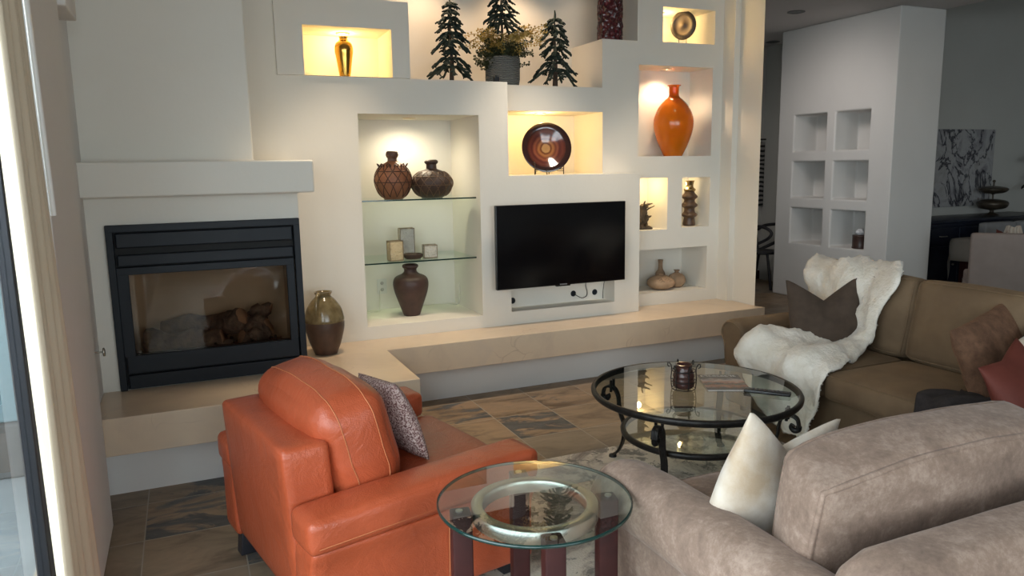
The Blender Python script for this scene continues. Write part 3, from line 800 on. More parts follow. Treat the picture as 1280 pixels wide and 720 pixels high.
# ringed totem vase
t = thing('vase', 'stacked ring totem vase with a bronze neck in the narrow lit niche', 'vase', (3.995, 5.345, 1.0685))
TOT = mottled('totem_clay', (.06, .032, .02), (.12, .068, .036), 20, .4, .2, 60); TON = mat('totem_bronze', (.30, .21, .10), .25, .9)
P_ = [(.046, 0), (.052, .012), (.048, .05), (.046, .07), (.064, .085), (.066, .100), (.048, .118), (.046, .15), (.066, .166), (.068, .182), (.050, .200), (.046, .222), (.066, .240), (.066, .256), (.046, .276), (.040, .292)]
b = B(); b.lathe([(0, 0)] + prof_spline(P_, 4), 28); b.out('body', TOT, t)
b = B(); b.lathe(prof_spline([(.040, .290), (.050, .302), (.050, .312), (.032, .328), (.030, .345), (.036, .372), (.042, .385)]) + [(.03, .384), (0, .36)], 28); b.out('neck', TON, t)

# root sculpture
random.seed(3)
m = mottled('root_wood', (.05, .034, .02), (.10, .07, .042), 24, .7, .5, 60)
b = B()
b.tube(spline([V((-.02, 0, 0)), V((.0, .01, .05)), V((-.02, 0, .10)), V((-.005, -.01, .15)), V((-.02, -.01, .20))]), lambda t: .052 - .024 * t, 10)
for k in range(26):
    a = random.uniform(0, 2 * PI); z = random.uniform(.01, .19); L = random.uniform(.05, .11) * (1 - z * 1.2)
    d = V((cos(a), sin(a), random.uniform(-.1, .5)))
    p = V((-.012, 0, z)); pts = [p, p + d * L * .5 + V((0, 0, .008)), p + d * L + V((random.uniform(-.02, .02), 0, random.uniform(.0, .035)))]
    b.tube(spline(pts, 4), lambda t, r=random.uniform(.011, .018): r * (1 - .7 * t), 7)
b.lathe([(0, 0), (.075, 0), (.078, .012), (.06, .022), (0, .028)], 20, fn=lambda r, z, a: r * (1 + .12 * sin(a * 5 + 1)))
for v in b.bm.verts: v.co += NZ.noise_vector(v.co * 40) * .008; v.co.z = max(0, v.co.z)
tag(b.out('root_sculpture', m, loc=(3.535, 5.36, 1.0615)), 'gnarled dark root sculpture in the lit niche next to the television', 'sculpture')

# clay pots in the bottom niche
POT = mottled('sand_clay', (.36, .235, .145), (.48, .33, .21), 12, .8, .35, 50); POTD = mottled('brown_clay', (.20, .125, .075), (.30, .20, .12), 12, .7, .2, 50)
pot = vase('clay_pot', 'squat pale clay pot with a crackled band, lowest in the bottom niche', [(0, 0)] + prof_spline([(.062, 0), (.100, .02), (.120, .048), (.108, .080), (.066, .108), (.024, .122), (.020, .130)]) + [(.012, .128), (0, .11)], POT, (3.735, 5.375, .5315), 'pot', 'clay pots in the bottom niche')
b = B()
for k in range(4): b.tube(spline([V((.112 * cos(a), .112 * sin(a), .07 + .016 * sin(a * 9 + k))) for a in [-2.6 + q * .22 + k * .0 for q in range(9)]], 3), .002, 4, M=MX.Translation((0, 0, .012 * k - .012)) @ MX.Diagonal((1 - .09 * abs(k - 1), 1 - .09 * abs(k - 1), 1, 1)))
b.tube([(.02, 0, .124), (.04, .01, .134), (.03, .03, .122)], .004, 5); b.tube([(-.02, 0, .124), (-.035, .01, .132), (-.04, .02, .12)], .004, 5)
b.out('raised_cords', POTD, pot)
vase('clay_pot', 'slim brown bottle necked clay pot standing behind two rounder pots', [(0, 0)] + prof_spline([(.040, 0), (.046, .03), (.047, .08), (.040, .12), (.022, .155), (.019, .20), (.024, .235)]) + [(.016, .234), (0, .2)], POTD, (3.815, 5.50, .5315), 'pot', 'clay pots in the bottom niche')
pot = vase('clay_pot', 'round ball shaped clay pot with a frilled mouth in the bottom niche', [(0, 0)] + prof_spline([(.034, 0), (.060, .018), (.078, .058), (.066, .098), (.032, .120), (.02, .126)]) + [(.01, .124), (0, .11)], POT, (3.917, 5.40, .5315), 'pot', 'clay pots in the bottom niche')
b = B(); b.lathe([(.020, .124), (.017, .134), (.026, .150), (.022, .150), (.013, .136), (.012, .126)], 20, fn=lambda r, z, a: r * (1 + (.25 if z > .14 else 0) * sin(a * 4))); b.out('mouth', POTD, pot)

# ------------------------------------------------------------------ little alpine trees and the arrangement
NEED = mottled('fir_needles', (.010, .022, .018), (.022, .042, .034), 30, .8, .4, 90)
BARK = mottled('fir_bark', (.055, .038, .028), (.095, .065, .048), 20, .9, .5, 60)
def fir(label, x, y, z, h, rmax, seed, low=.10, trunk_r=.017, trunk0=0, parent=None, gap=None):
    random.seed(seed)
    t = thing('model_tree', label, 'artificial tree', (x, y, z), 0, 'artificial alpine trees on the wall ledge')
    tr = B(); tr.tube([(0, 0, trunk0), (.004, 0, h * .3), (-.003, .002, h * .65), (0, 0, h * .97)], lambda q: trunk_r * (1 - .82 * q), 9); tr.out('trunk', BARK, t)
    b = B(); zz = h * low; lev = 0
    while zz < h * .95:
        q = (zz / h - low) / (1 - low)
        rad = rmax * (1 - q) ** .75 + .030
        if gap and gap[0] < zz / h < gap[1]: rad *= .35
        nb = (8 if q < .5 else 6) if q < .8 else 5
        for k in range(nb):
            a = 2 * PI * (k + random.uniform(-.3, .3)) / nb + lev * .9
            L = rad * random.uniform(.72, 1.12); droop = L * random.uniform(.45, .85)
            d = V((cos(a), sin(a), 0)); p0 = V((0, 0, zz))
            pts = [p0, p0 + d * L * .4 + V((0, 0, .006)), p0 + d * L * .75 - V((0, 0, droop * .38)), p0 + d * L - V((0, 0, droop * .72))]
            sp = spline(pts, 4)
            b.tube(sp, lambda s: .0095 * (.45 + .6 * sin(.3 + s * 2.5) + .2 * sin(s * 17 + lev)), 6)
            side = d.cross(V((0, 0, 1)))
            for s in (.45, .7, .9):
                i = int(s * (len(sp) - 1)); p = sp[i]
                for sg in (-1, 1):
                    if random.random() < .25: continue
                    e = p + side * sg * random.uniform(.016, .032) + d * random.uniform(.010, .026) - V((0, 0, random.uniform(.006, .022)))
                    b.tube([p, (p + e) / 2 + V((0, 0, .004)), e], lambda s: .0080 * (1 - .3 * s), 5)
        zz += h * (.098 if q < .55 else .082); lev += 1
    b.tube([(0, 0, h * .86), (.003, 0, h * .95), (0, 0, h * 1.0)], lambda s: .011 * (1 - .6 * s), 6)
    for v in b.bm.verts: v.co += NZ.noise_vector(v.co * 55) * .0035
    b.out('foliage', NEED, t); return t
fir('dark green artificial alpine tree on the ledge beside the box with the gold vase', 1.865, 5.34, 2.191, .60, .150, 11, .20, .018, 0, None, (.36, .44))
fir('short artificial alpine tree on the ledge between grey pot and stepped wall', 2.712, 5.35, 2.191, .575, .165, 23, .22, .022, 0, None, (.38, .46))
fir('tall artificial alpine tree rising from the textured grey pot', 2.285, 5.38, 2.36, .62, .125, 37, .46, .014)

pt = thing('plant_pot', 'grey ridged round pot holding gold sprigs and a tall tree', 'plant pot', (2.285, 5.38, 2.191))
m = mat('grey_pot', (.20, .21, .205), .8); w = nd(m, 'ShaderNodeTexWave', bands_direction='Z'); w.inputs['Scale'].default_value = 24; w.inputs['Distortion'].default_value = 3.5; w.inputs['Detail Scale'].default_value = 2
ln(m, coords(m), w.inputs['Vector']); bump(m, w.outputs['Fac'], .9, .012); base(m, ramp(m, w.outputs['Fac'], [(.2, (.12, .13, .125)), (.8, (.27, .28, .27))]))
b = B(); b.lathe([(0, 0), (.105, 0), (.122, .012), (.130, .05), (.131, .20), (.128, .212), (.118, .212), (.115, .185), (0, .18)], 44); b.out('body', m, pt)
b = B(); b.lathe([(.114, .184), (.06, .192), (0, .196)], 24); b.out('soil', mottled('moss', (.03, .03, .015), (.06, .055, .03), 40, .95, .5, 60), pt)
SPG = mottled('gold_leaf', (.34, .22, .045), (.50, .36, .10), 20, .45, .1, 60); SPO = mottled('olive_leaf', (.035, .042, .016), (.07, .078, .03), 20, .6, .1, 60)
def sprig_bunch(label, cat, m, n, seed, spread, Lr, leaf, up, name):
    random.seed(seed); b = B()
    for k in range(n):
        a = random.uniform(0, 2 * PI); d = V((cos(a), .55 * sin(a) - .12, 0)); L = random.uniform(*Lr); u_ = random.uniform(*up)
        s = random.uniform(.4, 1) * spread
        P = [V((.03 * cos(a), .03 * sin(a), .19)), V((.07 * cos(a), .07 * sin(a), .19 + u_ * .45)), V((0, 0, .19)) + d * s * .6 + V((0, 0, u_ * .85)), V((0, 0, .19)) + d * s + V((0, 0, u_ * random.uniform(.6, 1.1)))]
        sp = spline(P, 6); b.tube(sp, .0022, 4)
        for i in range(4, len(sp)):
            tg = (sp[i] - sp[i - 1]).normalized(); sd = tg.orthogonal().normalized()
            for sg in (0, 1, 2):
                ax = (MX.Rotation(random.uniform(0, 2 * PI), 3, tg) @ sd); p = sp[i] + ax * leaf * .9
                q = [p - tg * leaf * .5, p + ax * leaf * .7, p + tg * leaf * .7, p - ax * leaf * .6]
                mid = tg.cross(ax) * leaf * .22
                vs = [b.bm.verts.new(c + (mid if j % 2 else -mid)) for j, c in enumerate(q)]
                f = b.bm.faces.new(vs); f.smooth = False
    return tag(b.out(name, m, loc=(2.285, 5.38, 2.191)), label, cat)
sprig_bunch('gold leaved sprigs fanning out of the grey pot', 'foliage', SPG, 40, 4, .38, (.2, .3), .0135, (.06, .28), 'gold_sprigs')
sprig_bunch('dark olive leaves spilling over the rim of the grey pot', 'foliage', SPO, 80, 9, .24, (.1, .2), .014, (-.06, .17), 'olive_sprigs')
b = B(); b.box((-.018, -.018, 0), (.018, .018, .045), .004); b.tube([(0, 0, .045), (0, 0, .052)], .01, 8)
tag(b.out('small_block', FPBLK, loc=(2.132, 5.14, 2.1905)), 'tiny black block on the ledge beside the grey pot', 'block')

# ------------------------------------------------------------------ rug
b = B()
random.seed(2)
t = bmesh.new()
b.prism([(.80, 1.15), (3.05, 1.15), (3.05, 3.53), (.80, 3.53)], 0.0, .010, .003)
rug = tag(b.out('rug', RUG, loc=(0, 0, .0005)), 'distressed cream and brown patterned rug under the round glass coffee table', 'rug')
RZ = .0108

# ------------------------------------------------------------------ leather armchair
TH = R(12)
ac_o = V((.1, 3.14, 0)) + V((cos(TH), sin(TH), 0)) * .44 + V((sin(TH), -cos(TH), 0)) * .36
ac = thing('leather_armchair', 'wide rust orange leather armchair with white stitching and a speckled pillow', 'armchair', ac_o, TH)
def rr(p): return p
# back shell
b = B()
def shell(q):
    k = (q.z + .29) / .58
    q.x -= .035 * k
    return q
cushion(b, (.085, .360, .290), .022, (0.004, 0, .006), 10, shell, MX.Translation((-.345, 0, .405)))
b.mi = 1
for s in (-1, 1): b.tube([(-.405 - .035 * ((z - .115) / .58), s * .352, z) for z in [.13 + .055 * i for i in range(11)]], .0022, 5)
b.out('back_shell', [LEATHER, STITCH], ac)
# base and seat deck
b = B(); cushion(b, (.40, .37, .10), .02, (0, 0, 0), 8, None, MX.Translation((0, 0, .20))); b.out('seat_base', LEATHER, ac)
# arms with padded tops
for s in (-1, 1):
    b = B()
    def armf(q, s=s):
        top = smoothstep(.05, .2, q.z)
        q.y += s * (.030 * top)
        q.z += -.03 * smoothstep(0, .45, q.x) * 0 + .012 * top * q.x / .44
        q.x += .02 * top * (1 if q.x > 0 else 0)
        return q
    cushion(b, (.440, .080, .155), .018, (0.005, .004, 0), 12, armf, MX.Translation((0, s * .435, .255)))
    def padf(q, s=s):
        q.z += .018 * q.x / .44; return q
    cushion(b, (.452, .092, .060), .028, (.006, .006, .010), 14, padf, MX.Translation((0.004, s * .452, .468)))
    b.mi = 1
    yo = s * (.452 + .0945)
    b.tube([(x, yo, .437 + .018 * x / .44) for x in [-.42 + .06 * i for i in range(15)]], .0020, 5)
    b.tube([(.06, s * (.435 + .0865 + .012 * (k / 8)), .12 + .31 * k / 8) for k in range(9)], .0020, 5)
    b.out('armrest', [LEATHER, STITCH], ac)
# seat cushion
b = B(); cushion(b, (.36, .345, .085), .04, (.02, .01, .025), 14, None, MX.Translation((.125, 0, .365)), None, wr=.004, seed=2); b.out('seat_cushion', LEATHER, ac)
# back cushion
b = B()
MB = MX.Translation((-.165, 0, .605)) @ MX.Rotation(R(-13), 4, 'Y')
def bcf(q):
    # softly slumped, folds near the lower corner
    w = smoothstep(.15, .34, abs(q.y))
    q.x += .012 * sin(q.z * 30 + q.y * 9) * w * smoothstep(.05, -.2, q.z)
    q.z += .020 * (1 - (q.y / .35) ** 2)
    return q
hf, rd, bl = (.135, .352, .212), .075, (.035, .012, .02)
cushion(b, hf, rd, bl, 20, bcf, MB, wr=.006, seed=5)
b.mi = 1
fm = cushmap(hf, rd, bl)
for px in (-.42, .50):
    path = []
    for (y0, z0_, y1, z1_) in ((-1, -1, -1, 1), (-1, 1, 1, 1), (1, 1, 1, -1)):
        for k in range(24):
            t_ = k / 24; q = fm((px, y0 + (y1 - y0) * t_, z0_ + (z1_ - z0_) * t_))
            q = q + NZ.noise_vector((q + V((5, 8.5, 0))) * 7) * .006
            n_ = V((0, q.y * .4, q.z)).normalized()
            path.append(MB @ (bcf(q) + n_ * .0012))
    b.tube(path, .0022, 5)
b.out('back_cushion', [LEATHER, STITCH], ac)
for (x, y) in ((-.38, .40), (-.38, -.40), (.38, .40), (.38, -.40)):
    b = B(); b.prism([(x - .035, y - .03), (x + .035, y - .03), (x + .035, y + .03), (x - .035, y + .03)], (0.0005 if x < 0 else RZ), .13, .004)
    for v in b.bm.verts:
        if v.co.z < .06: v.co.x += (.012 if x < 0 else -.012) * -1
    b.out('leg', BLACKW, ac)

# speckled pillow on the armchair
SPK = mat('speckled_weave', (.2, .12, .11), .9); v = coords(SPK)
base(SPK, ramp(SPK, noise(SPK, v, 150, 3, .7), [(.38, (.10, .040, .04)), (.48, (.24, .13, .12)), (.56, (.60, .48, .44))])); bump(SPK, noise(SPK, v, 160, 2), .5, .004)
b = B(); pillow(b, .37, .34, .13, seed=3)
p = tag(b.out('throw_pillow', SPK), 'burgundy and cream speckled pillow leaning in the leather armchair', 'pillow')
AM = MX.Translation(ac_o) @ MX.Rotation(TH, 4, 'Z')
p.matrix_world = AM @ MX.Translation((.105, -.02, .612)) @ MX.Rotation(R(-20), 4, 'Y') @ MX.Rotation(R(-6), 4, 'X') @ MX.Rotation(R(90), 4, 'Z')

# ------------------------------------------------------------------ glass side table
st = thing('side_table', 'small round glass side table with a steel ring and four dark wood legs', 'side table', (.925, 1.985, RZ), R(0))
b = B(); b.lathe([(0, .566), (.296, .566), (.300, .569), (.300, .573), (.296, .576), (0, .576)], 72, smooth=False); b.out('glass_top', TABGL, st)
b = B(); b.lathe([(.2965, .5655), (.3015, .5675), (.3015, .5745), (.2965, .5765)], 72); o = b.out('glass_rim', EDGEGL, st); o['label'] = 'dark green polished glass edge'
b = B(); b.lathe([(.163, .520), (.195, .520), (.197, .522), (.197, .560), (.195, .562), (.163, .562), (.161, .560), (.161, .522), (.163, .520)], 72); b.out('steel_ring', STEEL, st)
for a in (170, 78, -14, -102):
    b = B(); Mz = MX.Rotation(R(a), 4, 'Z')
    b.box((.200, -.030, 0), (.262, .030, .561), .006, 3, Mz)
    lg = b.out('leg', DARKW, st)
    b = B(); b.lathe([(0, .5655), (.011, .5655), (.011, .561), (0, .561)], 16, (.236, 0, 0), Mz); b.out('steel_pin', STEEL, lg)

# ------------------------------------------------------------------ coffee table
ct = thing('coffee_table', 'round glass coffee table on a scrolled black iron frame', 'coffee table', (2.313, 3.02, RZ), 0)
CR, CZ = .522, .463
b = B(); b.lathe([(0, CZ - .006), (CR - .020, CZ - .006), (CR - .020, CZ), (0, CZ)], 96); b.out('glass_top', TABGL, ct)
b = B(); b.lathe([(CR - .022, CZ - .030), (CR - .006, CZ - .032), (CR, CZ - .024), (CR + .002, CZ - .010), (CR - .003, CZ - .001), (CR - .010, CZ + .001), (CR - .018, CZ - .001), (CR - .022, CZ - .007), (CR - .022, CZ - .030)], 96); b.out('top_ring', IRON, ct)
b = B(); b.lathe([(.344, .218), (.362, .216), (.370, .222), (.372, .238), (.364, .246), (.348, .245), (.342, .239), (.344, .218)], 80); b.out('lower_ring', IRON, ct)
b = B(); b.lathe([(0, .236), (.346, .236), (.346, .242), (0, .242)], 80); b.out('glass_shelf', TABGL, ct)
for a in (123, 213, 303, 33):
    b = B(); Mz = MX.Rotation(R(a), 4, 'Z')
    P_ = [V((r, 0, z)) for r, z in ((.478, .300), (.500, .318), (.515, .350), (.505, .385), (.475, .398), (.445, .388), (.425, .350), (.418, .29), (.405, .24), (.392, .205), (.388, .15), (.398, .09), (.425, .035), (.455, .012))]
    P_ = P_[2:]
    sp = spline(P_, 6)
    for w in (-.012, -.004, .004, .012): b.tube([q + V((0, w, 0)) for q in sp], .0068, 6, M=Mz)
    b.tube(spline([V((.515, 0, .350)), V((.512, 0, .332)), V((.495, 0, .325)), V((.482, 0, .338)), V((.488, 0, .352))], 5), .014, 8, M=Mz)
    b.tube([(.46, -.016, .372), (.46, -.016, .436)], .008, 6, M=Mz); b.tube([(.46, .016, .372), (.46, .016, .436)], .008, 6, M=Mz)
    b.lathe([(0, 0), (.022, 0), (.020, .012), (0, .02)], 14, (.455, 0, 0), Mz)
    b.out('leg', IRON, ct)
TZ = RZ + CZ + .0005

# lantern jar in a wire cage
ln_ = thing('candle_lantern', 'brown glass candle jar in a dark wire cage on the glass coffee table', 'candle lantern', (2.245, 3.02, TZ))
JGL = mat('jar_glass', (.12, .055, .045), .08, Transmission_Weight=.5, IOR=1.4)
b = B(); b.lathe([(0, .008)] + prof_spline([(.040, .008), (.052, .02), (.054, .05), (.050, .060), (.054, .07), (.050, .085), (.044, .10), (.040, .118), (.043, .130)], 4) + [(.037, .130), (.035, .10), (.045, .05), (0, .03)], 32); b.out('jar', JGL, ln_)
b = B(); b.lathe([(0, .02), (.032, .02), (.032, .075), (0, .078)], 20); b.out('candle', mat('candle_wax', (.30, .13, .11), .5), ln_)
b = B()
for z, r in ((.006, .058), (.045, .062), (.098, .058)): b.tube([(r * cos(q), r * sin(q), z) for q in [2 * PI * i / 28 for i in range(28)]], .0028, 5, closed=True)
for k in range(6):
    a = 2 * PI * k / 6 + .3
    b.tube(spline([V((r * cos(a), r * sin(a), z)) for r, z in ((.058, .004), (.063, .05), (.060, .10), (.066, .125), (.078, .135), (.080, .118), (.070, .112))], 4), .0028, 5)
b.out('wire_cage', IRON, ln_)

# magazine
mg = thing('magazine', 'magazine with a dark sunset cover lying on the glass coffee table', 'magazine', (2.49, 3.015, TZ), R(-26))
m = mat('cover_print', (.3, .2, .15), .22); v = coords(m, (1, 1, 1)); sx = nd(m, 'ShaderNodeSeparateXYZ'); ln(m, v, sx.inputs[0])
f = mathn(m, 'ADD', mathn(m, 'ADD', mathn(m, 'MULTIPLY', sx.outputs[1], 3.6), .5), mathn(m, 'MULTIPLY', mathn(m, 'SUBTRACT', noise(m, v, 22, 5), .5), .35))
base(m, ramp(m, f, [(.08, (.045, .02, .015)), (.25, (.32, .14, .08)), (.40, (.05, .025, .02)), (.52, (.45, .24, .17)), (.62, (.42, .33, .30)), (.75, (.10, .075, .07)), (1, (.06, .05, .05))]))
b = B(); b.box((-.108, -.138, .0045), (.108, .138, .0052)); b.out('cover', m, mg)
b = B(); b.box((-.107, -.137, .0), (.107, .137, .0045), .001); b.out('pages', mat('page_edge', (.7, .68, .64), .7), mg)
b = B()
WHT = mat('title_white', (.75, .73, .7), .4)
for i in range(9):
    x = -.092 + i * .021
    if i % 3 != 1: b.box((x, .100, .0052), (x + .004, .126, .0056))
    b.box((x, .122, .0052), (x + .014, .126, .0056)); b.box((x + .010, .100, .0052), (x + .014, .126, .0056)) if i % 2 else b.box((x, .100, .0052), (x + .014, .104, .0056))
b.out('title', WHT, mg)

# remote
rm = thing('remote_control', 'slim black remote control lying near the edge of the coffee table', 'remote control', (2.562, 2.772, TZ), R(-49.5))
b = B(); b.box((-.11, -.022, 0), (.11, .022, .017), .005, 3); b.out('body', TVBLK, rm)
b = B()
for i in range(9):
    for j in (-1, 0, 1): b.box((-.085 + i * .019 - .005, j * .012 - .004, .017), (-.085 + i * .019 + .005, j * .012 + .004, .0185), .001)
b.out('buttons', mat('button_grey', (.05, .05, .055), .5), rm)

# ------------------------------------------------------------------ sofas
def rollarm(b, prof, path0, path1, axis='y', inset=.03, n=5):
    """prof: closed (outward, z) outline; swept between two positions with softened ends"""
    c = V((sum(p[0] for p in prof) / len(prof), sum(p[1] for p in prof) / len(prof)))
    st_ = []
    for i in range(n + 1): st_.append((path0 + inset * (1 - cos(PI / 2 * i / n)), 1 - .16 * (1 - sin(PI / 2 * i / n))))
    st_ += [(path0 + (path1 - path0) * q, 1) for q in (.2, .4, .6, .8)]
    for i in range(n + 1): st_.append((path1 - inset * (1 - cos(PI / 2 * (n - i) / n)), 1 - .16 * (1 - sin(PI / 2 * (n - i) / n))))
    rings = []
    for pos, s in st_:
        ring = []
        for (o, z) in prof:
            oo = c[0] + (o - c[0]) * s; zz = c[1] + (z - c[1]) * s
            ring.append(b.bm.verts.new((oo, pos, zz) if axis == 'y' else (pos, oo, zz)))
        rings.append(ring)
    fs = []
    N = len(prof)
    for A, C in zip(rings, rings[1:]):
        for k in range(N): fs.append(b.bm.faces.new((A[k], A[(k + 1) % N], C[(k + 1) % N], C[k])))
    b._set(fs, True)
    b._set([b.bm.faces.new(rings[0][::-1]), b.bm.faces.new(rings[-1])], False)
    return rings

def armprofile(w, h, rollr, thick, z0, sgn=1):
    """inner side at 0, outward positive * sgn"""
    P = [(0, z0), (0, h - rollr * 1.2)]
    cx, cz = w - rollr - .02, h - rollr
    P += [(cx + rollr * 1.0 * cos(a) if a < PI / 2 else (cx + (cx + .0) * cos(a)), cz + rollr * sin(a)) for a in [PI - .25 - i * (PI - .25 + .9) / 18 for i in range(19)]]
    P += [(thick + .012, h - rollr * 2.3), (thick, (z0 + h) * .42), (thick - .006, z0)]
    return [(x * sgn, z) for x, z in P]

# taupe loveseat seen from behind
lv = thing('loveseat', 'taupe velvet loveseat with a boxed back cushion seen from behind', 'sofa', (2.0, 1.6, RZ))
O = V((2.0, 1.6, RZ))
def L(p): return (p[0] - O.x, p[1] - O.y, p[2] - O.z)
for s, x in ((-1, 1.455), (1, 2.53)):
    b = B()
    pr = armprofile(.275, .605, .108, .205, .07, s)
    rg = rollarm(b, pr, 1.10 - O.y, 2.13 - O.y, inset=.045)
    for v in b.bm.verts:
        v.co.x += x - O.x; v.co.z -= RZ
        k = smoothstep(1.75 - O.y, 2.15 - O.y, v.co.y)
        if v.co.z > .3: v.co.z += .014 - .020 * k * k
    ringf = [v.co.copy() for v in rg[-1]][1:-1]
    b.mi = 1; b.tube(ringf, .007, 6)
    if s > 0:
        for v in b.bm.verts: v.co.y = -.5 + (v.co.y + .5) * .66
    b.out('armrest', [TAUPE, TAUPE], lv)
b = B(); cushion(b, (.53, .46, .13), .03, (0, .01, 0), 8, None, MX.Translation(L((1.98, 1.58, .21)))); b.out('seat_base', TAUPE, lv)
b = B()
def lbf(q):
    q.z -= .085 * smoothstep(.57, .69, abs(q.x)) * smoothstep(-.1, .3, q.z)
    q.y += -.02 * smoothstep(-.2, .3, q.z)
    return q
cushion(b, (.685, .10, .31), .065, (0, .01, .012), 20, lbf, MX.Translation(L((1.985, 1.15, .385))), None, wr=.003); b.out('back_frame', TAUPE, lv)
b = B(); cushion(b, (.515, .42, .085), .045, (.01, .02, .03), 12, None, MX.Translation(L((1.98, 1.70, .40))), [(2, 1), (2, -1)], .006); b.out('seat_cushion', [TAUPE, TAUPE], lv)
b = B()
def lcf(q):
    q.x += q.y * .36 * smoothstep(0, .45, -q.x)
    q.z += .020 * (1 - (q.x / .48) ** 2) - .02 * smoothstep(.2, .5, -q.x) * smoothstep(0, .2, q.z)
    return q
cushion(b, (.475, .106, .190), .035, (.022, .028, .014), 18, lcf, MX.Translation(L((1.895, 1.425, .638))) @ MX.Rotation(R(8), 4, 'X'), [(1, 1), (1, -1)], .0085, wr=.005, seed=4)
b.out('back_cushion', [TAUPE, TAUPE], lv)
for x, y in ((1.33, 1.12), (2.63, 1.12), (1.33, 2.02), (2.63, 2.02)):
    b = B(); b.lathe([(0, 0), (.018, 0), (.026, .075), (0, .075)], 14, L((x, y, RZ))); b.out('foot', DARKW, lv)

# cream hide pillow on the loveseat
b = B(); pillow(b, .44, .46, .16, chop=.105, seed=7, pinch=.02)
p = tag(b.out('throw_pillow', HIDE), 'cream cowhide pillow with pointed corners propped behind the taupe back cushion', 'pillow')
p.matrix_world = MX.Translation((1.572, 1.675, .632)) @ MX.Rotation(R(6), 4, 'Z') @ MX.Rotation(R(12), 4, 'X') @ MX.Rotation(R(14), 4, 'Y')

# olive sofa facing the coffee table
sf = thing('sofa', 'olive brown suede sofa with rolled arms under the white fur throw', 'sofa', (3.65, 2.7, 0))
O = V((3.65, 2.7, 0))
for s, y in ((1, 3.66), (-1, 1.66)):
    b = B(); pr = armprofile(.235, .605, .088, .165, .05, s)
    rg = rollarm(b, pr, 3.17 - O.x, 4.08 - O.x, axis='x', inset=.035)
    for v in b.bm.verts: v.co.y += y - O.y
    b.mi = 1; b.tube([v.co.copy() for v in rg[0]][1:-1], .006, 6)
    b.out('armrest', [OLIVE, OLIVE], sf)
b = B(); cushion(b, (.47, 1.0, .13), .02, (.004, 0, 0), 8, None, MX.Translation(L((3.67, 2.66, .18)))); b.out('seat_base', OLIVE, sf)
b = B(); cushion(b, (.10, 1.20, .37), .06, (.01, 0, .01), 14, None, MX.Translation(L((4.08, 2.66, .43)))); b.out('back_frame', OLIVE, sf)
yy = (3.655, 2.98, 2.32, 1.665)
for a, c in zip(yy, yy[1:]):
    h = (a - c) / 2 - .004; cy = (a + c) / 2
    b = B(); cushion(b, (.32, h, .075), .035, (.02, .004, .022), 12, None, MX.Translation(L((3.455, cy, .385))), [(2, 1), (2, -1)], .0055); b.out('seat_cushion', [OLIVE, OLIVE], sf)
    b = B(); cushion(b, (.10, h, .235), .05, (.055, .006, .014), 14, None, MX.Translation(L((3.875, cy, .68))) @ MX.Rotation(R(11), 4, 'Y'), [(0, -1)], .006, wr=.004, seed=cy); b.out('back_cushion', [OLIVE, OLIVE], sf)
for x, y in ((3.26, 3.74), (4.0, 3.74), (3.26, 1.56), (4.0, 1.56)):
    b = B(); b.lathe([(0, 0), (.02, 0), (.028, .06), (0, .06)], 14, L((x, y, 0))); b.out('foot', DARKW, sf)

# pillows on the olive sofa
b = B(); pillow(b, .43, .47, .17, chop=.13, seed=1, pinch=.03)
p = tag(b.out('throw_pillow', BROWNP), 'dark brown plush pillow with two pointed ears beside the white fur throw', 'pillow')
p.matrix_world = MX.Translation((3.575, 3.40, .655)) @ MX.Rotation(R(-38), 4, 'Z') @ MX.Rotation(R(-17), 4, 'X') @ MX.Rotation(R(-4), 4, 'Y')
b = B(); pillow(b, .56, .43, .19, chop=.0, seed=9, pinch=.05, wr=.012)
p = tag(b.out('throw_pillow', FUZZY), 'fuzzy chestnut brown pillow leaning on the sofa back behind the rust red pillow', 'pillow')
p.matrix_world = MX.Translation((3.61, 2.36, .635)) @ MX.Rotation(R(8), 4, 'Z') @ MX.Rotation(R(-20), 4, 'X') @ MX.Rotation(R(-9), 4, 'Y')
b = B(); pillow(b, .44, .38, .16, chop=.03, seed=12, pinch=.05, wr=.008)
p = tag(b.out('throw_pillow', RED), 'rust red pillow at the end of the sofa in front of the fuzzy pillow', 'pillow')
p.matrix_world = MX.Translation((3.36, 2.06, .575)) @ MX.Rotation(R(10), 4, 'Z') @ MX.Rotation(R(-30), 4, 'X') @ MX.Rotation(R(-10), 4, 'Y')

b = B(); pillow(b, .34, .34, .12, seed=15, pinch=.04)
p = tag(b.out('throw_pillow', HIDE), 'white pillow just peeking out behind the rust red pillow at the picture edge', 'pillow')
p.matrix_world = MX.Translation((3.74, 2.20, .62)) @ MX.Rotation(R(12), 4, 'Z') @ MX.Rotation(R(-20), 4, 'X') @ MX.Rotation(R(-8), 4, 'Y')

# white fur throw
rows = [((4.215, 3.86, .50), (4.215, 3.42, .48)), ((4.21, 3.87, .72), (4.21, 3.40, .70)), ((4.16, 3.885, .85), (4.15, 3.36, .875)), ((4.02, 3.88, .915), (4.02, 3.24, .945)), ((3.88, 3.84, .93), (3.88, 3.11, .955)), ((3.77, 3.76, .84), (3.765, 3.05, .87)),
        ((3.725, 3.66, .68), (3.705, 3.07, .72)), ((3.68, 3.56, .56), (3.655, 3.09, .58)), ((3.58, 3.54, .525), (3.57, 3.08, .505)), ((3.40, 3.55, .53), (3.42, 3.02, .492)), ((3.24, 3.56, .54), (3.27, 2.96, .487)),
        ((3.10, 3.53, .52), (3.135, 2.93, .465)), ((3.065, 3.53, .42), (3.085, 2.93, .38)), ((3.06, 3.46, .30), (3.075, 2.95, .27)), ((3.06, 3.36, .18), (3.07, 2.98, .16)), ((3.06, 3.22, .09), (3.07, 3.03, .07))]
Ls = spline([V(a) for a, c in rows], 5); Rs = spline([V(c) for a, c in rows], 5)
NV = 36
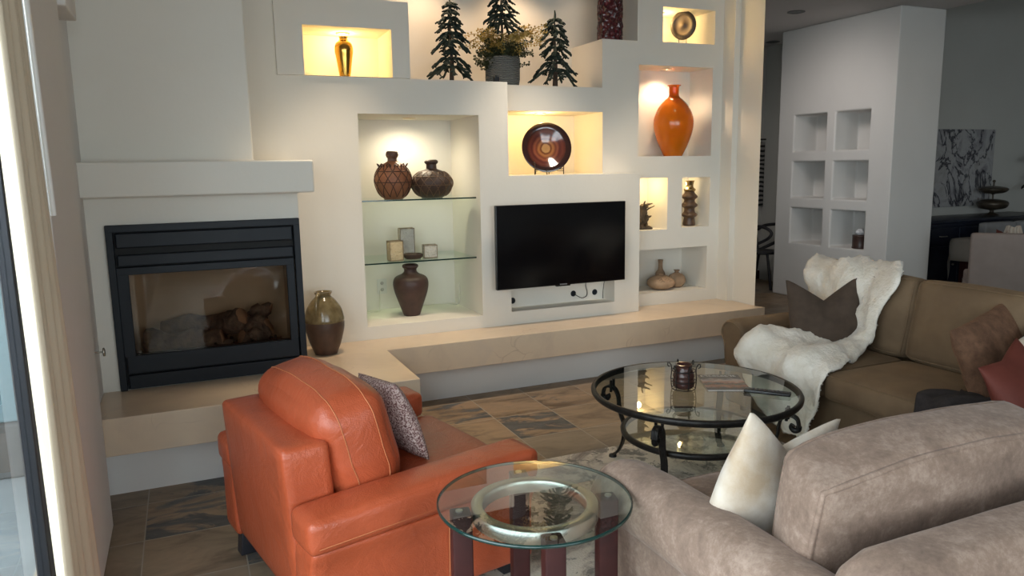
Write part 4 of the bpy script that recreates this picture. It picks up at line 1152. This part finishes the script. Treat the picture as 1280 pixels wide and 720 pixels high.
def throwf(i, j):
    u = j / (NV - 1); a, c = Ls[i], Rs[i]
    q = a.lerp(c, u)
    tg = (Ls[min(i + 1, len(Ls) - 1)].lerp(Rs[min(i + 1, len(Ls) - 1)], u) - Ls[max(i - 1, 0)].lerp(Rs[max(i - 1, 0)], u)).normalized()
    nrm = (c - a).normalized().cross(tg).normalized()
    if nrm.z < 0 or (abs(nrm.z) < .3 and nrm.x > 0 and i > 25): nrm = -nrm
    if i < 14 and nrm.x < 0 and abs(nrm.z) < .3: nrm = -nrm
    f = i / (len(Ls) - 1)
    d = .022 * NZ.noise(V((q.x * 9, q.y * 9, q.z * 9))) + .018 * NZ.noise(q * 22) + .010 * NZ.noise(q * 48) + .020 * sin(u * 11 + f * 9) * (1 if i > 20 else .4)
    pile = .05 * smoothstep(.55, .72, f) * (1 - smoothstep(.74, .86, f)) * (1 - u) ** 1.2
    e = min(u, 1 - u)
    q = q + nrm * (d + .022 + pile) - nrm * .012 * (1 - smoothstep(0, .06, e))
    q.y += .025 * NZ.noise(V((f * 11, 3.3 if u < .5 else 8.1, 0))) * (1 if e < .12 else 0)
    return q
b = B()
gv = [[b.bm.verts.new(throwf(i, j)) for j in range(NV)] for i in range(len(Ls))]
b._set([b.bm.faces.new((gv[i][j], gv[i][j + 1], gv[i + 1][j + 1], gv[i + 1][j])) for i in range(len(Ls) - 1) for j in range(NV - 1)], True)
b.bm.normal_update()
random.seed(8)
hairs = []
for f in list(b.bm.faces):
    if f.calc_area() < 1e-6: continue
    for k in range(7):
        w = [random.random() for _ in f.verts]; s_ = sum(w); p0 = sum((v.co * (x / s_) for v, x in zip(f.verts, w)), V())
        hairs.append((p0, f.normal.copy()))
for p0, n_ in hairs:
    d = (n_ + V((random.uniform(-.7, .7), random.uniform(-.7, .7), random.uniform(-.8, .4)))).normalized() * random.uniform(.008, .017)
    for sg in (1,):
        sd = d.orthogonal().normalized() * .0014
        vs = [b.bm.verts.new(p0 - sd - d * .2), b.bm.verts.new(p0 + sd - d * .2), b.bm.verts.new(p0 + d)]
        fc = b.bm.faces.new(vs); fc.smooth = True
o = tag(b.out('fur_throw', FUR), 'white plush fur throw draped over the olive sofa and its seat edge', 'throw')
md = o.modifiers.new('thick', 'SOLIDIFY'); md.thickness = .012; md.offset = 0

# dark knitted throw on the sofa seat
b = B()
def nf(u, v):
    x = 3.09 + .34 * u; y = 1.84 + .54 * v
    z = .472 + .015 * sin(PI * min(1, u * 1.1)) + .012 * sin(v * 26 + u * 5) + .010 * NZ.noise(V((x * 14, y * 14, 1)))
    z += .015 * sin(PI * v)
    e = min(u, 1 - u, v, 1 - v)
    if u < .14: z -= (.14 - u) * 1.2
    return V((x + .02 * sin(v * 9), y + .03 * sin(u * 7), z))
b.grid(nf, 40, 60)
o = tag(b.out('knit_throw', NAVY), 'dark charcoal throw bunched on the sofa seat behind the taupe loveseat', 'throw')
md = o.modifiers.new('thick', 'SOLIDIFY'); md.thickness = .014; md.offset = 1

# ------------------------------------------------------------------ tissue box, hall and dining room
tb = thing('tissue_box', 'round bronze tissue box with a white tissue in the lowest square niche', 'tissue box', (6.72, 5.955, .6555))
b = B(); b.lathe([(0, 0), (.082, 0), (.085, .012), (.081, .02), (.081, .130), (.084, .136), (.080, .145), (.03, .147), (0, .147)], 32); b.out('holder', mottled('bronze_box', (.05, .028, .024), (.085, .05, .04), 20, .35, .1, 60), tb)
b = B(); random.seed(4)
b.lathe([(0, .14)] + [(.022 + .020 * sin(i * .55), .145 + .011 * i) for i in range(7)] + [(0, .214)], 20, fn=lambda r, z, a: r * (1 + .35 * sin(a * 3 + z * 40)) if z > .15 else r); b.out('tissue', mat('tissue_paper', (.75, .77, .8), .8), tb)
fg = thing('figurine', 'tiny dark figurine at the side of a middle square niche', 'figurine', (6.68, 6.418, 1.1845))
b = B(); b.lathe([(0, 0)] + prof_spline([(.018, 0), (.018, .012), (.008, .03), (.014, .07), (.010, .10), (.006, .13), (.016, .15), (.016, .175), (0, .19)], 4), 16); b.tube([(0, 0, .09), (0, .03, .12), (.005, .035, .16)], .004, 6)
b.out('body', IRON, fg)

# woven hanging at the end of the hall
wh = thing('wall_hanging', 'black and cream woven hanging on an iron rod at the end of the hall', 'wall hanging', (7.12, 8.06, 0))
m = mat('zigzag_weave', (.05, .05, .05), .9); w = nd(m, 'ShaderNodeTexWave', wave_type='BANDS', bands_direction='Z'); w.inputs['Scale'].default_value = 5.2; w.inputs['Distortion'].default_value = 2.5; w.inputs['Detail'].default_value = 1
ln(m, coords(m), w.inputs['Vector']); base(m, ramp(m, w.outputs['Fac'], [(.35, (.012, .012, .014)), (.55, (.30, .29, .27))]))
b = B(); b.grid(lambda u, v: V((-.22 + .44 * u, .01 * sin(u * 9), 1.0 + .86 * v)), 24, 20); o = b.out('cloth', m, wh); md = o.modifiers.new('t', 'SOLIDIFY'); md.thickness = .006
b = B(); b.tube([(-.32, 0, 1.90), (.32, 0, 1.90)], .010, 8); b.ball((.33, 0, 1.90), .018); b.ball((-.33, 0, 1.90), .018)
for x in (-.18, -.06, .06, .18): b.tube([(x, 0, 1.90), (x, 0, 1.86)], .004, 5)
b.tube([(.22, 0, 1.86), (.22, 0, .96)], .008, 6); b.tube([(0, 0, 1.90), (0, .039, 1.90)], .006, 6)
b.out('rod', IRON, wh)

# bentwood rocker at the end of the hall
rk = thing('bentwood_chair', 'black bentwood chair with curled arms half hidden at the hall end', 'chair', (6.82, 7.55, 0), R(20))
b = B(); b.lathe([(0, .44), (.20, .44), (.215, .45), (.215, .465), (.20, .472), (0, .468)], 32); b.out('seat', BLACKW, rk)
for s in (-1, 1):
    b = B(); b.tube(spline([V((s * .19, .16, .455)), V((s * .27, -.02, .56)), V((s * .27, -.20, .66)), V((s * .26, -.23, .74)), V((s * .25, -.10, .80)), V((s * .22, .10, .78)), V((s * .20, .20, .72))], 8), .020, 8); b.out('armrest', BLACKW, rk)
    for y in (-1, 1):
        b = B(); b.tube(spline([V((s * .16, y * .14, .445)), V((s * .19, y * .19, .22)), V((s * .21, y * .23, 0.0))], 6), .018, 8); b.out('leg', BLACKW, rk)
b = B(); b.tube(spline([V((-.17, .17, .46)), V((-.20, .24, .75)), V((-.17, .28, 1.0)), V((0, .30, 1.1)), V((.17, .28, 1.0)), V((.20, .24, .75)), V((.17, .17, .46))], 8), .018, 8)
b.tube(spline([V((-.08, .19, .46)), V((-.10, .24, .75)), V((0, .29, .98)), V((.10, .24, .75)), V((.08, .19, .46))], 8), .012, 8); b.out('backrest', BLACKW, rk)

# sideboard and art in the dining room
sb = thing('sideboard', 'dark blue black sideboard against the dining room wall below the painting', 'sideboard', (8.85, 6.22, 0))
SBW = mottled('navy_lacquer', (.008, .010, .020), (.014, .018, .032), 10, .35, .05, 60)
b = B(); b.box((-1.10, -.24, .08), (1.10, .275, .86), .006); b.box((-1.06, -.22, 0), (1.06, .26, .09)); b.out('body', SBW, sb)
b = B(); b.box((-1.14, -.275, .86), (1.14, .278, .905), .01, 3); b.box((-1.12, -.26, .83), (1.12, .277, .862), .006); b.out('worktop', SBW, sb)
for i in range(4):
    x = -1.07 + i * .54
    b = B(); b.box((x, -.258, .62), (x + .50, -.238, .81), .006); d = b.out('drawer', SBW, sb)
    b = B(); b.tube([(x + .19, -.26, .715), (x + .20, -.28, .715), (x + .30, -.28, .715), (x + .31, -.26, .715)], .006, 6); b.out('handle', NICKEL, d)
    b = B(); b.box((x, -.258, .12), (x + .50, -.238, .60), .006); d = b.out('door', SBW, sb)
    b = B(); b.ball((x + (.44 if i % 2 == 0 else .06), -.27, .38), .014); b.out('knob', NICKEL, d)
m = mat('ink_painting', (.4, .4, .4), .6); v = coords(m, (1, 1, 1)); n1 = noise(m, v, 2.0, 7, .6, 2.2); n2 = noise(m, coords(m, (1, 1, .7), rot=(0, .7, 0)), 1.6, 6, .6, 2.5)
c = ramp(m, n1, [(.3, (.16, .15, .17)), (.5, (.42, .42, .43)), (.7, (.30, .29, .28))])
k = ramp(m, mathn(m, 'ABSOLUTE', mathn(m, 'SUBTRACT', n2, .5)), [(0, (1, 1, 1)), (.012, (.8, .8, .8)), (.035, (0, 0, 0))])
base(m, mix(m, k, c, (.015, .015, .028)))
art = thing('painting', 'large abstract painting of grey and black ink swirls on the dining room wall', 'painting', (8.985, 6.4815, 1.485))
b = B(); b.box((-.555, -.018, -.475), (.555, .018, .475), .003); b.out('canvas', m, art)
# compote bowls
BRZ = mottled('bowl_bronze', (.05, .04, .028), (.09, .07, .05), 14, .35, .2, 50, metal=.4)
bw = thing('tiered_bowl', 'two tier dark bronze fruit bowl on the sideboard', 'bowl', (9.20, 6.20, .9055))
b = B(); b.lathe([(0, 0)] + prof_spline([(.085, 0), (.07, .012), (.03, .03), (.024, .055), (.05, .065), (.14, .085), (.175, .13), (.165, .165), (.12, .185)], 5) + [(.06, .195), (0, .198)], 36); b.out('lower_bowl', BRZ, bw)
b = B(); b.tube([(0, 0, .08), (0, 0, .40)], .010, 8); b.ball((0, 0, .415), .018); b.lathe([(0, .245)] + prof_spline([(.03, .262), (.11, .272), (.160, .305), (.155, .330), (.11, .345)], 4) + [(.05, .355), (0, .358)], 32); b.out('upper_bowl', BRZ, bw)

# dining table with cloth and slipcovered chairs
dt = thing('dining_table', 'dining table mostly hidden by its grey cloth and chairs', 'dining table', (8.5, 5.23, 0))
b = B(); b.box((-.75, -.36, .70), (.75, .36, .735), .004); b.out('tabletop', DARKW, dt)
for sx_ in (-1, 1):
    for sy_ in (-1, 1):
        b = B(); b.box((sx_ * .66 - .04, sy_ * .30 - .04, 0), (sx_ * .66 + .04, sy_ * .30 + .04, .70), .004); b.out('leg', DARKW, dt)
CLOTH = mottled('grey_cloth', (.20, .185, .165), (.24, .22, .195), 6, .9, .2, 200)
b = B()
def clf(u, v):
    x = -1.0 + 2.0 * u; y = -.60 + 1.2 * v
    ex = max(0, abs(x) - .76); ey = max(0, abs(y) - .37); e = max(ex, ey)
    cx = max(-.77 - .16 * ex, min(.77 + .16 * ex, x)); cy = max(-.38 - .16 * ey, min(.38 + .16 * ey, y))
    return V((cx + .02 * sin(y * 14) * (1 if ex > 0 else 0), cy + .02 * sin(x * 14) * (1 if ey > 0 else 0), .742 - (ex + ey)))
b.grid(clf, 60, 50); o = tag(b.out('tablecloth', CLOTH, loc=(8.5, 5.23, 0)), 'grey cloth hanging to a point over the dining table corner', 'tablecloth'); md = o.modifiers.new('t', 'SOLIDIFY'); md.thickness = .004; md.offset = 1
SLIP = mottled('slipcover', (.26, .215, .195), (.30, .25, .225), 5, .9, .15, 200)
SLIPG = mottled('slipcover_grey', (.26, .26, .265), (.30, .30, .305), 5, .9, .15, 200)
def parsons(label, x, y, rz, m, h=.90, w=.25):
    t = thing('parsons_chair', label, 'dining chair', (x, y, 0), rz, 'slipcovered dining chairs')
    b = B(); cushion(b, (w, .24, .075), .03, (0, 0, .01), 8, None, MX.Translation((0, 0, .43))); b.out('seat', m, t)
    b = B(); cushion(b, (w, .055, (h - .25) / 2), .03, (0, .006, .004), 10, None, MX.Translation((0, -.235, .25 + (h - .25) / 2))); b.out('backrest', m, t)
    b = B()
    b.grid(lambda u, v: V(((w - .005) * (-1 + 2 * u), -.285, .16 + .25 * v)), 6, 3); b.grid(lambda u, v: V(((w - .003) * (-1 + 2 * u), .235, .16 + .25 * v)), 6, 3)
    for s in (-1, 1): b.grid(lambda u, v, s=s: V((s * (w - .003), -.28 + .51 * u, .16 + .25 * v)), 6, 3)
    o = b.out('skirt', m, t); md = o.modifiers.new('t', 'SOLIDIFY'); md.thickness = .006
    for sx_ in (-1, 1):
        for sy_ in (-1, 1):
            b = B(); b.prism([(sx_ * (w - .04) + dx * .02, sy_ * .2 + dy * .02) for dx, dy in ((-1, -1), (1, -1), (1, 1), (-1, 1))], 0, .38, .002); b.out('leg', DARKW, t)
    return t
parsons('brown slipcovered dining chair standing with its back to the sofa', 7.18, 4.75, R(-50), SLIP, .905, .25)
parsons('grey slipcovered dining chair across the table in front of the sideboard', 8.62, 5.50, R(176), SLIPG, .87, .25)
parsons('grey slipcovered dining chair across the table, half cut off by the picture edge', 9.22, 5.50, R(183), SLIPG, .87, .25)
nk = thing('napkin', 'standing patterned cream napkin with a red fold on the dining table', 'napkin', (8.09, 5.2, .7475), R(-50))
NKC = mottled('napkin_cloth', (.62, .55, .47), (.35, .2, .16), 18, .9, .1, 100, .55, .7)
b = B(); b.grid(lambda u, v: V(((-.10 + .20 * u) * (1 - .35 * v), .03 * cos(u * PI * 5) * (1 - .6 * v), .135 * v + .01 * sin(u * 9) * v)), 40, 8); o = b.out('cloth', NKC, nk); md = o.modifiers.new('t', 'SOLIDIFY'); md.thickness = .004
b = B(); b.grid(lambda u, v: V((-.15 + .09 * u, .02 * sin(u * 6), .10 * v * (1 - .5 * u))), 8, 6); o = b.out('fold', RED, nk); md = o.modifiers.new('t', 'SOLIDIFY'); md.thickness = .003

# dark leafed plant by the dining wall
pp = thing('potted_plant', 'dark broad leafed plant at the picture edge beyond the sideboard', 'plant', (10.18, 6.12, 0))
b = B(); b.lathe([(0, 0), (.14, 0), (.17, .02), (.20, .38), (.19, .38), (.17, .34), (0, .33)], 28); b.out('pot', SBW, pp)
LEAFD = mottled('dark_leaf', (.006, .010, .008), (.014, .022, .016), 10, .5, .1, 60)
b = B(); random.seed(21)
b.tube([(0, 0, .33), (.01, 0, 1.0), (0, 0, 1.75)], lambda t: .02 - .01 * t, 8); b.out('stem', BARK, pp)
b = B()
for k in range(22):
    a = random.uniform(0, 2 * PI) if k > 5 else PI + random.uniform(-.5, .5); z = random.uniform(.95, 1.75) if k > 1 else 1.58 - k * .33; Lf = random.uniform(.20, .30)
    if k < 2: a = PI + .1
    d = V((cos(a), sin(a), .15)); sd = V((-sin(a), cos(a), 0))
    if d.y > .6: continue
    def lf(u, v, z=z, d=d, sd=sd, Lf=Lf):
        t = .25 + .75 * u; w = .085 * sin(PI * min(1, u * .98 + .02)) ** .8
        return V((0, 0, z)) + d * (.10 + Lf * t) + sd * (w * (2 * v - 1)) + V((0, 0, -.10 * t * t + .02 * abs(2 * v - 1)))
    b.grid(lf, 9, 5)
    b.tube([(0, 0, z), V((0, 0, z)) + d * (.10 + Lf * .25)], .004, 5)
b.out('leaves', LEAFD, pp)

# ------------------------------------------------------------------ light
W = bpy.data.worlds.new('sky'); SC.world = W; W.use_nodes = True
bg = W.node_tree.nodes['Background']; bg.inputs['Color'].default_value = (.99, .97, .98, 1); bg.inputs['Strength'].default_value = 6.6
def portal(name, loc, rot, sx_, sy_):
    l = bpy.data.lights.new(name, 'AREA'); l.shape = 'RECTANGLE'; l.size = sx_; l.size_y = sy_; l.cycles.is_portal = True
    o = bpy.data.objects.new(name, l); COL.objects.link(o); o.location = loc; o.rotation_euler = rot
portal('door_portal', (-.58, .1, 1.3), (0, R(-90), 0), 2.6, 5.4)
portal('window_portal', (1.7, -4.16, 1.7), (R(90), 0, 0), 3.8, 2.2)
# ceiling spots the room has over the upper ledge wall and the hearth, then two other spots
def spot(name, loc, target, power, col, size, blend=.7, rad=.04):
    l = bpy.data.lights.new(name, 'SPOT'); l.energy = power; l.color = col; l.spot_size = R(size); l.spot_blend = blend; l.shadow_soft_size = rad
    o = bpy.data.objects.new(name, l); COL.objects.link(o); o.location = loc
    o.rotation_euler = (V(target) - V(loc)).to_track_quat('-Z', 'Y').to_euler()
for x in (1.75, 2.5, 3.15): spot('ledge_lamp', (x, 5.36, 3.06), (x, 5.60, 2.2), 8, (1, .70, .44), 120)
spot('hearth_lamp', (1.0, 4.42, 3.06), (.95, 4.75, .4), 60, (1, .80, .57), 62, .8, .15)
spot('bench_lamp', (2.4, 4.45, 3.06), (2.4, 5.0, .6), 56, (1, .84, .66), 72, .8, .15)
spot('bench_lamp', (3.35, 4.45, 3.06), (3.45, 5.0, .45), 42, (1, .82, .62), 60, .8, .15)
spot('niche_lamp', (5.0, 6.0, 3.06), (6.6, 6.2, 1.8), 52, (1, .90, .84), 100, 1.0, .5)  # spot aimed at the wall of square niches
spot('pillar_fill', (5.9, 3.6, 3.06), (6.9, 5.5, 1.6), 12, (1, .82, .64), 80, 1.0, .25)  # added warm fill for the pillar's side face, no fixture there

vs_ = SC.view_settings; vs_.view_transform = 'Standard'; vs_.look = 'None'; vs_.gamma = 1; vs_.use_curve_mapping = False; vs_.exposure = .97
SC.display_settings.display_device = 'sRGB'
cy = SC.cycles; cy.use_denoising = True; cy.max_bounces = 10; cy.diffuse_bounces = 5; cy.glossy_bounces = 5; cy.transmission_bounces = 8; cy.transparent_max_bounces = 12
cy.sample_clamp_indirect = 6; cy.caustics_reflective = False; cy.caustics_refractive = False
